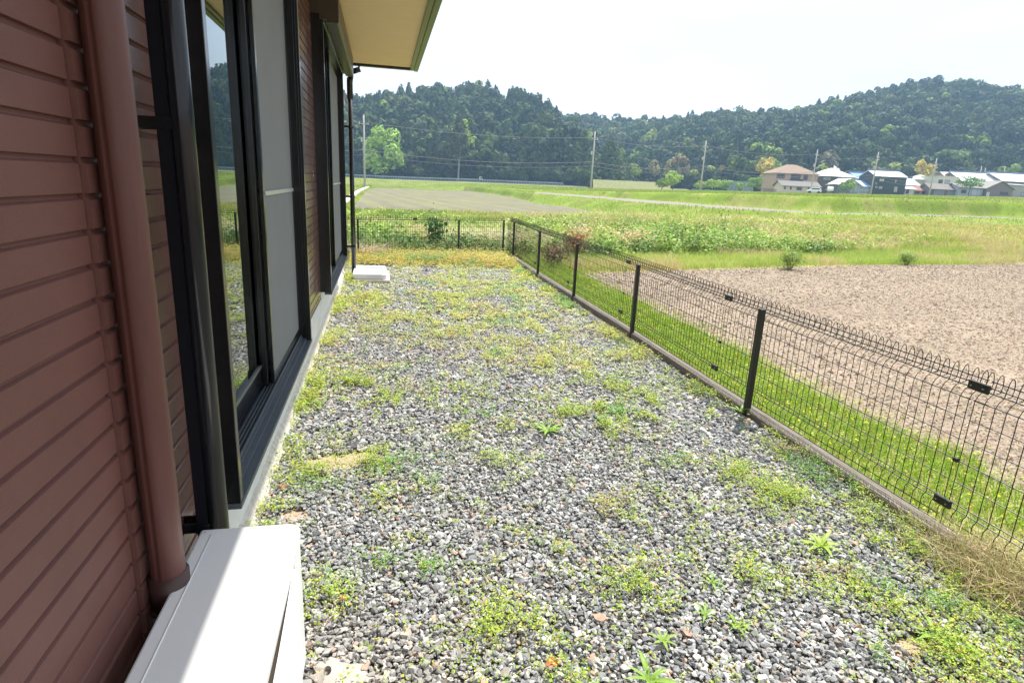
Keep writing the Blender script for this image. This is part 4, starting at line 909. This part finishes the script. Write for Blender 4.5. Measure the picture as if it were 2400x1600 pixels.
tree(1945, 440, 412, 160, 36, 'round', LG, 'light green garden tree between beige house and greenhouse', n=900, low=.12, seed=19)
tree(2118, 430, 366, 205, 40, 'round', GO, 'golden tree behind the traditional house', n=900, low=.25, seed=20)
tree(2175, 420, 345, 235, 62, 'round', [(.16, .24, .07), (.20, .28, .08)], 'wide flat light green tree right of the golden tree', n=1200, low=.55, seed=21)
tree(2228, 432, 405, 160, 60, 'round', [(.10, .22, .03), (.15, .28, .04)], 'dense fresh green tree behind the sheds', n=1500, low=.1, seed=22)
tree(1458, 408, 376, 236, 34, 'round', [(.26, .36, .06), (.30, .36, .06)], 'light green tree at the foot of the hill gap', n=700, low=.1, seed=23)
tree(1340, 412, 388, 232, 22, 'round', [(.26, .34, .06)], 'yellow-green bush tree at the near hill foot', n=400, low=.05, seed=24)
tree(1480, 278, 264, 455, 14, 'round', DK, 'round tree standing up from the far ridge line', n=300, low=.35, seed=25)
for i, (px, pt, w) in enumerate(((1500, 365, 26), (1530, 368, 24), (1555, 382, 16), (1575, 380, 14), (1595, 384, 12), (1640, 375, 18), (1660, 378, 14), (1690, 384, 14), (1735, 388, 14))):
    tree(px, 420, pt, 243, w, 'cone' if i % 3 else 'round', [(.30, .26, .12), (.24, .22, .10), (.38, .33, .15)], 'tan bamboo clump at the foot of the far wood, %s' % ('leftmost of nine', 'second from left', 'third from left', 'fourth from left', 'fifth, in the middle', 'sixth from left', 'seventh from left', 'eighth from left', 'rightmost, nearest the houses')[i], name='bamboo_clump', n=260, group='tan bamboo clumps below the far wood', cat='bamboo', low=.3, seed=40+i)

# ================================================================= ROAD, RAIL, TRUCK
def road():
    A = np.radians(np.linspace(-10, 60, 140)); V = []
    for a in A:
        az = math.degrees(a); b = float(np.interp(az, *BASE_A) if az < 21 else np.interp(az, BASE_B[0], BASE_B[1]))-12
        for dd in (0, 5): x, y = (b-dd)*math.sin(a), (b-dd)*math.cos(a); V.append((x, y, float(terrain_h(x, y))+.25))
        for dd in (6.5,): x, y = (b-dd)*math.sin(a), (b-dd)*math.cos(a); V.append((x, y, float(terrain_h(x, y))-.2))
    i = np.arange(139)[:, None]*3+np.arange(2)[None]; F = np.stack([i, i+1, i+4, i+3], -1).reshape(-1, 4)
    npmesh('road', np.array(V), F, None, mat('asphalt', (.10, .10, .10), .9, .2, noise=.1, nscale=1), kind='structure')
road()
def on_road(px, off=8.5):
    az = azel(px, 415)[0]; b = float(np.interp(az, *BASE_A) if az < 21 else np.interp(az, BASE_B[0], BASE_B[1]))-off; a = math.radians(az)
    x, y = b*math.sin(a), b*math.cos(a); return Vector((x, y, float(terrain_h(x, y))+.25))
def guardrail():
    root = empty('guardrail', on_road(1000), 'long pale guardrail along the road below the near wood', 'guardrail')
    pts = [on_road(x, 17) for x in range(790, 1300, 6)]; mb = MB()
    for a, b in zip(pts[:-1], pts[1:]):
        mb.add([a+Vector((0, 0, .45)), b+Vector((0, 0, .45)), b+Vector((0, 0, .95)), a+Vector((0, 0, .95)), a+Vector((0, .12, .45)), b+Vector((0, .12, .45)), b+Vector((0, .12, .95)), a+Vector((0, .12, .95))], [(0, 1, 2, 3), (4, 7, 6, 5), (3, 2, 6, 7), (0, 4, 5, 1)])
    mb.build('rail', mat('rail_paint', (.22, .28, .34), .5, .4, noise=.3, nscale=.5), root)
    pm = MB()
    for a in pts: pm.box(a.x-.07, a.x+.07, a.y+.13, a.y+.25, a.z-.5, a.z+.9)
    pm.build('support_posts', mat('rail_post', (.4, .42, .44), .5, .4), root)
guardrail()
def local(root_loc, rz):
    M_ = Matrix.Translation(Vector(root_loc)) @ Matrix.Rotation(rz, 4, 'Z'); return M_
class LB(MB):
    """shapes written in a thing's own frame"""
    def __init__(s, M_): super().__init__(); s.M = M_
    def build(s, *a, **k): s.v = [tuple(s.M @ Vector(v)) for v in s.v]; return super().build(*a, **k)
def car(loc, rz, kind, label, name='parked_car', col=(.8, .8, .8), cat='car'):
    root = empty(name, loc, label, cat); M_ = local(loc, rz); P = mat(name+'_paint', col, .3, .5); G = mat('car_glass', (.03, .04, .05), .1, .6); T = mat('tyre', (.02, .02, .02), .8, .2)
    def prism(prof, w, nm, m_, par=root, bev=0):
        b = LB(M_); n = len(prof); vs = [(x, -w, z) for x, z in prof]+[(x, w, z) for x, z in prof]
        b.add(vs, [(i, (i+1) % n, n+(i+1) % n, n+i) for i in range(n)]+[tuple(range(n))[::-1], tuple(range(n, 2*n))]); return b.build(nm, m_, par, bevel=bev)
    if kind == 'truck':
        c = prism([(.55, .45), (1.68, .45), (1.70, 1.0), (1.42, 1.75), (.60, 1.78), (.55, 1.7)], .72, 'cab', P, bev=.04)
        prism([(.62, 1.15), (.72, 1.62), (1.38, 1.62), (1.62, 1.05), (.9, 1.05)], .725, 'window', G, c)
        prism([(-1.7, .55), (.5, .55), (.5, .66), (-1.7, .66)], .70, 'bed', P)
        b = LB(M_); b.box(-1.7, .5, -.72, -.68, .66, .95); b.box(-1.7, .5, .68, .72, .66, .95); b.box(-1.72, -1.68, -.72, .72, .66, .95); b.build('bed_side', P, root)
        w = 1.15
    else:
        c = prism([(-1.7, .35), (1.7, .35), (1.72, .75), (1.0, .95), (.55, 1.42), (-1.25, 1.46), (-1.68, 1.0)], .75, 'body', P, bev=.06)
        prism([(-1.35, .98), (-1.1, 1.36), (.5, 1.34), (.85, .98)], .756, 'window', G, c); w = 1.1
    for x in (-w, w):
        for y in (-.68, .68): b = LB(M_); b.tube([(x, y-.08, .3), (x, y+.08, .3)], .3, 16); b.build('wheel', T, root)
tp = on_road(1098, 14.5); car(tp, math.radians(-4), 'truck', 'small white pickup truck driving along the road below the wood', 'pickup_truck', cat='truck')

# ================================================================= HOUSES
def px_at(px, py, Y): p = far(*disp(px, py), Y); return p
def building(px0, px1, pb, pe, pr, Y, roof, wall, rcol, label, wins=(), name='house', depth=7.0, cat='house', rz=None, group='village houses across the fields', ov=.5, tile=None, ridge_px=None, trim=None):
    """front between display pixels px0..px1, foot pb, eaves pe, ridge pr, at depth Y. wins: (u0,u1,v0,v1) as fractions of the front"""
    a = far(*disp(px0, pb), Y); b = far(*disp(px1, pb), Y); w = math.hypot(b[0]-a[0], b[1]-a[1]); rz = math.atan2(b[1]-a[1], b[0]-a[0])
    s = 2400/2352/FPX*Y; z0 = min(a[2], b[2]); zm = (a[2]+b[2])/2; he = (pb-pe)*s; hr = (pb-pr)*s
    g = float(terrain_h((a[0]+b[0])/2, (a[1]+b[1])/2)); loc = Vector(((a[0]+b[0])/2, (a[1]+b[1])/2, zm)); root = empty(name, loc, label, cat, group); M_ = local(loc, rz)
    zf = min(-.3, g-zm-.3); W_ = mat('wall_%s' % name+str(int(px0)), wall, .8, .25, noise=.06, nscale=.6); R_ = mat('roof_%s' % name+str(int(px0)), rcol, .85 if max(rcol) < .6 else .5, .12 if max(rcol) < .6 else .4, noise=.10, nscale=.8)
    hw = w/2; d = depth
    wb = LB(M_); wb.box(-hw, hw, 0, d, zf, he)
    if roof == 'gable_front': wb.add([(-hw, 0, he), (hw, 0, he), (0, 0, hr), (-hw, d, he), (hw, d, he), (0, d, hr)], [(0, 1, 2), (3, 5, 4)])
    if roof == 'gable_side': wb.add([(-hw, 0, he), (-hw, d, he), (-hw, d/2, hr), (hw, 0, he), (hw, d, he), (hw, d/2, hr)], [(0, 2, 1), (3, 4, 5)])
    wo = wb.build('wall', W_, root)
    rb = LB(M_); t = .14
    def slab(q):    # thickened roof plane
        rb.add([(x, y, z+.02) for x, y, z in q]+[(x, y, z+t) for x, y, z in q], [tuple(range(len(q)))[::-1], tuple(range(len(q), 2*len(q)))]+[(i, (i+1) % len(q), len(q)+(i+1) % len(q), len(q)+i) for i in range(len(q))])
    e = he-.10
    if roof == 'hip':
        r = min(hw*.25, abs(hw-d/2)) if hw > d/2 else 0
        q = [(-hw-ov, -ov, e), (hw+ov, -ov, e), (hw+ov, d+ov, e), (-hw-ov, d+ov, e)]; A_, B_ = (-max(r, .3), d/2, hr), (max(r, .3), d/2, hr)
        slab([q[0], q[1], B_, A_]); slab([q[1], q[2], B_]); slab([q[2], q[3], A_, B_]); slab([q[3], q[0], A_])
    elif roof == 'gable_front':
        k = (hr-he)/hw; slab([(-hw-ov, -ov, e-ov*k), (0, -ov, hr-.08), (0, d+ov, hr-.08), (-hw-ov, d+ov, e-ov*k)]); slab([(0, -ov, hr-.08), (hw+ov, -ov, e-ov*k), (hw+ov, d+ov, e-ov*k), (0, d+ov, hr-.08)])
    elif roof == 'gable_side':
        k = (hr-he)/(d/2); slab([(-hw-ov, -ov, e-ov*k), (hw+ov, -ov, e-ov*k), (hw+ov, d/2, hr), (-hw-ov, d/2, hr)]); slab([(-hw-ov, d/2, hr), (hw+ov, d/2, hr), (hw+ov, d+ov, e-ov*k), (-hw-ov, d+ov, e-ov*k)])
    elif roof == 'shed': slab([(-hw-ov*.6, -ov*.6, he), (hw+ov*.6, -ov*.6, he), (hw+ov*.6, d, hr), (-hw-ov*.6, d, hr)])
    else: rb.box(-hw-.08, hw+.08, -.08, d+.08, he+.005, he+.25)
    ro = rb.build('roof', R_, root)
    if tile:                            # dark ridge with end ornaments
        k = LB(M_); k.box(-hw-ov+.1, hw+ov-.1, d/2-.16, d/2+.16, hr+t, hr+t+.35); k.box(-hw-ov, -hw-ov+.3, d/2-.25, d/2+.25, hr+t, hr+t+.6); k.box(hw+ov-.3, hw+ov, d/2-.25, d/2+.25, hr+t, hr+t+.6); k.build('ridge', mat('ridge_tile', tile, .5, .4), ro)
    for i, wn in enumerate(wins):
        u0, u1, v0, v1 = wn[:4]; dark = wn[4] if len(wn) > 4 else (.035, .042, .05)
        x0, x1, z0_, z1_ = -hw+u0*w, -hw+u1*w, v0*he, v1*he
        f = LB(M_); f.box(x0-.07, x1+.07, -.05, -.002, z1_, z1_+.08); f.box(x0-.07, x1+.07, -.07, -.002, z0_-.08, z0_); f.box(x0-.07, x0, -.05, -.002, z0_, z1_); f.box(x1, x1+.07, -.05, -.002, z0_, z1_); f.box((x0+x1)/2-.03, (x0+x1)/2+.03, -.045, -.002, z0_, z1_)
        fo = f.build('window', mat('house_frame', trim or (.07, .06, .055), .5, .4), root)
        g_ = LB(M_); g_.box(x0+.002, x1-.002, -.03, -.004, z0_+.002, z1_-.002); g_.build('pane', mat('pane_%02d' % int(sum(dark)*100), dark, .12, .6), fo)
    return root, M_, w, he, hr, wo, ro
WG = (.30, .36, .38); 
r1 = building(1777, 1873, 441, 401, 381, 166, 'hip', (.46, .33, .25), (.27, .20, .15), 'two-storey beige house with brown hipped roof, leftmost of the village', ((.02, .20, .74, .95), (.36, .58, .56, .94), (.66, .75, .70, .96), (.07, .20, .12, .38)), depth=9)
MB2 = LB(r1[1]); MB2.box(-r1[2]/2+.34*r1[2], -r1[2]/2+.62*r1[2], -.9, -.06, .52*r1[3], .545*r1[3]); MB2.box(-r1[2]/2+.34*r1[2], -r1[2]/2+.62*r1[2], -.93, -.88, .545*r1[3], .70*r1[3]); MB2.build('balcony', mat('balcony_dark', (.06, .045, .04), .5, .4), r1[0])
building(1795, 1880, 441, 427, 418, 161, 'gable_side', (.66, .57, .45), (.20, .19, .18), 'low cream wing in front of the beige house', ((.06, .09, .35, .72), (.22, .25, .35, .72), (.40, .53, .3, .7), (.70, .73, .3, .72), (.85, .88, .2, .7), (.95, .98, .2, .7)), depth=5, name='house_wing')
building(1882, 1950, 443, 407, 389, 176, 'hip', (.12, .10, .09), (.78, .77, .76), 'house with a bright white pyramid roof beside the beige house', ((.05, .3, .75, .95, WG), (.5, .85, .7, .92)), depth=8, ov=.9)
building(1925, 1972, 443, 424, 411, 162, 'gable_front', (.42, .46, .46), (.66, .64, .60), 'pale greenhouse-like shed with a glazed gable front', ((.06, .48, .08, .95, WG), (.52, .94, .08, .95, WG)), depth=6, name='shed', cat='shed')
building(1962, 2002, 443, 411, 399, 180, 'gable_side', (.34, .36, .38), (.22, .34, .58), 'house with a blue tiled roof left of the dark block', ((.2, .7, .6, .9, WG),), depth=8, tile=(.12, .18, .3))
building(1966, 2003, 444, 430, 416, 164, 'shed', (.50, .50, .48), (.26, .38, .62), 'low white lean-to with blue roof in front of the blue-roofed house', ((.1, .8, .15, .85, WG),), depth=5, name='lean_to', cat='outbuilding')
building(2004, 2076, 445, 407, 395, 163, 'gable_side', (.045, .062, .065), (.74, .73, .71), 'dark slate two-storey block house with a white roof', ((.14, .28, .70, .84, (.5, .5, .48)), (.64, .68, .66, .84, (.45, .45, .42)), (.17, .27, .26, .40, (.42, .38, .3)), (.66, .76, .12, .42, (.42, .40, .36)), (.03, .08, .5, .62, WG), (.04, .12, .3, .4, WG)), depth=8, ov=.15, tile=(.10, .10, .11), trim=(.3, .3, .3))
building(2076, 2102, 445, 424, 411, 172, 'gable_side', (.22, .21, .21), (.60, .60, .62), 'old tiled house squeezed right of the dark block', ((.2, .6, .4, .8),), depth=8, tile=(.12, .12, .13), ov=.8)
building(2078, 2098, 446, 434, 429, 163, 'gable_side', (.52, .50, .46), (.40, .40, .42), 'small pale shed below the old tiled house', ((.1, .4, .1, .8),), depth=4, name='shed', cat='shed')
building(2104, 2146, 440, 414, 404, 190, 'hip', (.50, .45, .38), (.72, .72, .74), 'cream house with light hipped roof behind the fourth pole', ((.45, .95, .55, .9),), depth=8)
building(2100, 2134, 447, 437, 430, 165, 'gable_side', (.34, .29, .24), (.34, .17, .13), 'low outbuilding with a rusty red roof', ((.05, .3, .2, .8), (.5, .9, .2, .7)), depth=4, name='outbuilding', cat='outbuilding')
building(2148, 2196, 440, 408, 404, 184, 'flat', (.58, .56, .49), (.55, .53, .48), 'cream flat-topped building behind the long shed', ((.06, .24, .55, .78), (.36, .58, .55, .78, WG)), depth=8)
building(2172, 2204, 430, 410, 397, 204, 'gable_side', (.40, .34, .3), (.60, .45, .40), 'house with a pinkish roof beside the long white roof', (), depth=8)
building(2208, 2292, 432, 416, 398, 198, 'gable_side', (.24, .22, .21), (.74, .74, .76), 'long house with a wide white tiled roof', ((.3, .6, .2, .8),), depth=12, tile=(.10, .11, .13), ov=.9)
building(2300, 2372, 434, 416, 400, 196, 'gable_side', (.24, .22, .21), (.70, .71, .74), 'white tiled roof house at the right edge', ((.3, .6, .2, .8),), depth=12, tile=(.10, .11, .13), ov=.9)
building(2135, 2196, 449, 434, 424, 163, 'gable_side', (.22, .24, .28), (.22, .19, .17), 'long shed with brown sheet roof and grey-blue doors', ((.02, .12, .05, .85, (.1, .07, .06)), (.55, .62, .05, .8, (.17, .12, .1))), depth=5, name='shed', cat='shed')
building(2198, 2260, 450, 431, 424, 162, 'gable_side', (.42, .48, .56), (.26, .24, .23), 'pale blue sheet metal shed with one dark window', ((.13, .30, .30, .64), (.50, .92, .05, .82, (.40, .46, .54))), depth=5, name='shed', cat='shed')
building(2262, 2322, 452, 433, 417, 161, 'gable_front', (.20, .17, .155), (.28, .27, .24), 'big brown gabled shed with white door and white framed window', ((.03, .15, .03, .5, (.6, .62, .6)), (.55, .85, .28, .56)), depth=9, name='barn', cat='barn', trim=(.75, .75, .73))
building(2324, 2364, 452, 428, 424, 164, 'shed', (.34, .33, .29), (.30, .29, .26), 'grey olive lean-to joined to the right of the brown shed', ((.5, .8, .1, .4, WG),), depth=5, name='lean_to', cat='outbuilding')
# flag above the white roof
fp = far(*disp(1914, 389), 179.5); fr_ = empty('flag', fp, 'small white flag with a red mark above the white pyramid roof', 'flag')
MB().tube([(fp[0], fp[1], fp[2]-.6), (fp[0], fp[1], fp[2]+1.2)], .04, 6).build('flagpole', mat('pole_white', (.7, .7, .7), .4, .4), fr_)
MB().add([(fp[0], fp[1], fp[2]+1.2), (fp[0]+1.6, fp[1]-.8, fp[2]+.1), (fp[0]+1.5, fp[1]-.8, fp[2]-.5), (fp[0], fp[1], fp[2]+.2), (fp[0], fp[1]+.03, fp[2]+1.2), (fp[0]+1.6, fp[1]-.77, fp[2]+.1), (fp[0]+1.5, fp[1]-.77, fp[2]-.5), (fp[0], fp[1]+.03, fp[2]+.2)], [(0, 3, 2, 1), (4, 5, 6, 7)]).build('cloth', mat('flag_white', (.8, .8, .8), .8, .2), fr_)
MB().add([(fp[0]+.8+.28*math.cos(t*.785), fp[1]-.42-.14*math.cos(t*.785), fp[2]+.28+.28*math.sin(t*.785)) for t in range(8)], [tuple(range(8))]).build('red_mark', mat('flag_red', (.6, .03, .04), .8, .2), fr_)
cp = far(*disp(1878, 442), 158); cg = float(terrain_h(cp[0], cp[1])); car((cp[0]-1.2, cp[1], max(cg, cp[2]-1.3)), math.radians(150), 'car', 'white car half hidden by the bank below the cream wing')
cp = far(*disp(1904, 440), 163); car((cp[0], cp[1], cp[2]-.2), math.radians(60), 'car', 'dark blue car under the carport right of the beige house', 'parked_car', (.03, .05, .09))
def carport():
    p = far(*disp(1902, 441), 164); loc = (p[0], p[1], p[2]-.3); root = empty('carport', loc, 'flat dark carport right of the beige house', 'carport'); M_ = local(loc, -.65)
    LB(M_).box(-2.2, 2.6, -1.6, 1.6, 2.3, 2.42).build('roof', mat('carport_roof', (.08, .08, .09), .4, .5), root)
    for x in (-2, 2.4):
        for y in (-1.4, 1.4): LB(M_).box(x-.05, x+.05, y-.05, y+.05, -.4, 2.29).build('leg', mat('carport_leg', (.06, .06, .06), .5, .4), root)
carport()

# ================================================================= POLES, WIRES, NETS
CONP = mat('pole_concrete', (.42, .41, .39), .8, .25, noise=.08, nscale=2)
def utility_pole(px, pb, pt, Y, label, arms=1, px_top=None):
    b = far(*disp(px, pb), Y); t = far(*disp(px_top or px, pt), Y); x, y = b[0], b[1]; g = float(terrain_h(x, y)); h = t[2]; z0 = min(b[2], g)-.5
    root = empty('utility_pole', (x, y, z0), label, 'utility pole', 'utility poles across the valley')
    MB().tube([(x, y, z0), (x, y, h)], .20, 12, r2=.12).build('pole', CONP, root, smooth=True)
    for k in range(arms): MB().box(-.95, .95, -.06, .06, h-1.5-k*.9, h-1.38-k*.9, rot=.5, org=(x, y-.16, 0)).build('crossarm', mat('galvanised', (.4, .42, .43), .5, .5), root)
    ins = MB()
    for q in (-.8, 0, .8): ins.tube([(x+q*math.cos(.5), y-.16+q*math.sin(.5), h-1.37), (x+q*math.cos(.5), y-.16+q*math.sin(.5), h-1.12)], .06, 6)
    ins.build('insulator', mat('porcelain', (.6, .6, .58), .3, .5), root)
    if arms > 0: MB().tube([(x-.38, y, h-3.6), (x-.38, y, h-4.3)], .16, 10).build('junction_box', mat('box_grey', (.45, .45, .44), .5, .4), root)
    return Vector((x, y, h))
PT = [utility_pole(838, 425, 268, 103, 'leftmost utility pole, left of the bright green tree', px_top=835), utility_pole(1356, 446, 305, 118, 'utility pole in the middle, before the foot of the near hill'),
      utility_pole(1608, 441, 325, 142, 'utility pole standing at the right end of the lone green trees', 2), utility_pole(1862, 441, 345, 158, 'utility pole in front of the beige house', 2),
      utility_pole(2000, 444, 350, 158, 'utility pole left of the dark slate block house', 1), utility_pole(2134, 447, 365, 158, 'utility pole before the brown-roofed long shed', 2)]
utility_pole(2246, 420, 382, 215, 'left one of two close twin-armed poles behind the long white roof', 1)
utility_pole(2256, 420, 386, 218, 'right one of two close twin-armed poles behind the long white roof', 1)
utility_pole(2300, 420, 385, 214, 'double-armed pole between the two long white roofs', 2)
utility_pole(1882, 420, 392, 190, 'small pole behind the beige house roof', 2)
MB().tube([far(*disp(833.5, 425), 102.6)+np.array([-.5, 0, -.4]), far(*disp(834, 414), 102.6)+np.array([-.4, 0, 0])], .09, 8).build('pole_guard', mat('yellow_plastic', (.75, .55, .06), .5, .4), label='yellow sleeve post at the foot of the leftmost pole', cat='marker post')
WIRE = mat('cable', (.20, .20, .20), .6, .3)
def wire(pts, dz, sag, r, label, off=0):
    mb = MB(); P = []
    for a, b in zip(pts[:-1], pts[1:]):
        for k in range(12):
            t = k/12; p = a.lerp(b, t)+Vector((0, off, dz-4*sag*t*(1-t))); P.append(p)
    P.append(pts[-1]+Vector((0, off, dz))); mb.tube(P, r, 5).build('overhead_cable', WIRE, label=label, cat='cable', group='overhead cables between the poles')
L0 = PT[0]+(PT[0]-PT[1])*.8
wire([L0]+PT, -1.12, .9, .035, 'topmost cable strung along all the valley poles')
wire([L0]+PT, -5.6, 1.0, .040, 'upper one of the two lower cables on the valley poles')
wire([L0]+PT, -6.4, 1.0, .030, 'lowest cable on the valley poles')
wire([Vector(tuple(far(*disp(2110, 390), 200))), Vector(tuple(far(*disp(2246, 388), 215))), Vector(tuple(far(*disp(2300, 390), 214))), Vector(tuple(far(*disp(2400, 392), 214)))], 0, 1.0, .045, 'cable sagging over the long white roofs at right')
def net(px0, px1, pb, pt, Y, col, label, name='net_fence', posts=8):
    a = far(*disp(px0, pb), Y); b = far(*disp(px1, pb), Y); a[2] = b[2] = min(a[2], b[2]); h = (pb-pt)*2400/2352/FPX*Y; root = empty(name, a, label, 'net fence'); M_ = mat(name+'_mesh', col, .8, .2)
    n = M_.node_tree; t = n.nodes.new('ShaderNodeBsdfTransparent'); ms = n.nodes.new('ShaderNodeMixShader'); ms.inputs[0].default_value = .45
    n.links.new(n.nodes['Principled BSDF'].outputs[0], ms.inputs[1]); n.links.new(t.outputs[0], ms.inputs[2]); n.links.new(ms.outputs[0], n.nodes['Material Output'].inputs[0])
    a, b = Vector(a), Vector(b); q = 24; vs = []
    for i in range(q+1):
        p = a.lerp(b, i/q); s_ = .1*math.sin(i*2.1); vs += [(p.x, p.y+s_, p.z-.5), (p.x, p.y+s_, p.z+h*(1+.06*math.sin(i*1.3)))]
    MB().add(vs, [(2*i, 2*i+2, 2*i+3, 2*i+1) for i in range(q)]).build('netting', M_, root)
    for i in range(posts+1): p = a.lerp(b, i/posts); MB().tube([(p.x, p.y+.15, p.z-.6), (p.x, p.y+.15, p.z+h*1.05)], .04, 6).build('post', mat('net_post', (.3, .3, .3), .5, .4), root)
net(1588, 1732, 443, 434, 166, (.16, .48, .30), 'green net strung low along the field before the trees')
net(1670, 1730, 436, 416, 200, (.36, .44, .50), 'tall blue-grey net cage behind the low trees', 'net_cage')
def steel_fence():
    a = Vector(far(*disp(1752, 446), 160)); b = Vector(far(*disp(1782, 445), 160)); root = empty('garden_fence', a, 'dark fence on a block wall left of the beige house', 'fence')
    d = (b-a).normalized(); M_ = Matrix.Translation(a) @ Matrix.Rotation(math.atan2(d.y, d.x), 4, 'Z'); w = (b-a).length
    LB(M_).box(0, w, 0, .15, -.8, .55).build('block_wall', mat('block_wall', (.20, .17, .15), .9, .2), root)
    q = LB(M_)
    for k in range(16): q.box(k*w/15-.03, k*w/15+.03, .05, .1, .552, 1.35)
    q.box(0, w, .04, .11, 1.35, 1.42); q.build('railing', mat('rail_dark', (.05, .04, .04), .5, .4), root)
steel_fence()
# concrete apron left of the stubble field, and dry levee in the valley gap
def strip(name, pts, z, w, M_, **k):
    V = []
    for x, y in pts: V += [(x-w/2, y, z), (x+w/2, y, z), (x-w/2, y, z-.5), (x+w/2, y, z-.5)]
    F = []
    for i in range(len(pts)-1): o = 4*i; F += [(o, o+1, o+5, o+4), (o+1, o+3, o+7, o+5), (o+2, o, o+4, o+6)]
    F += [(0, 2, 3, 1), (4*len(pts)-4, 4*len(pts)-3, 4*len(pts)-1, 4*len(pts)-2)]
    MB().add(V, F).build(name, M_, **k)
strip('concrete_channel', [(-2.5, 40), (-2.6, 60), (-2.7, 80), (-2.3, 112)], -.16, .5, mat('pale_concrete', (.58, .56, .52), .9, .2), label='pale concrete channel edge along the left of the stubble field', cat='channel')
def levee():
    V = []; n = 40
    for i in range(n):
        t = i/(n-1); a = far(*disp(1362+(1540-1362)*t, 437), 196); top = far(*disp(1362+(1540-1362)*t, 412+8*t), 206); g = float(terrain_h(a[0], a[1]))
        V += [(a[0], a[1], g-.4), (top[0], top[1], top[2]), (top[0], top[1]+3, top[2]), (top[0], top[1]+8, g-.5)]
    i = np.arange(n-1)[:, None]*4+np.arange(3)[None]; F = np.stack([i, i+4, i+5, i+1], -1).reshape(-1, 4)
    npmesh('levee', np.array(V), F, None, mat('dry_turf', (.19, .195, .08), .95, .1, noise=.4, nscale=1.5, bump=.5, bscale=2), smooth=False, kind='structure')
levee()

# ================================================================= AIR
hz = MB().box(-430, 640, -30, 760, -3, 170).build('haze', bpy.data.materials.new('haze'), kind='stuff', label='thin bluish summer haze lying over the valley', cat='haze')
HM = hz.data.materials[0]; HM.use_nodes = True; hn = HM.node_tree
for q in list(hn.nodes):
    if q.type != 'OUTPUT_MATERIAL': hn.nodes.remove(q)
pv = hn.nodes.new('ShaderNodeVolumePrincipled'); pv.inputs['Color'].default_value = (.45, .70, 1, 1); pv.inputs['Density'].default_value = .00055; pv.inputs['Anisotropy'].default_value = .3
hn.links.new(pv.outputs[0], hn.nodes['Material Output'].inputs['Volume'])
print('VERTS', sum(len(o.data.vertices) for o in bpy.data.objects if o.type == 'MESH'))
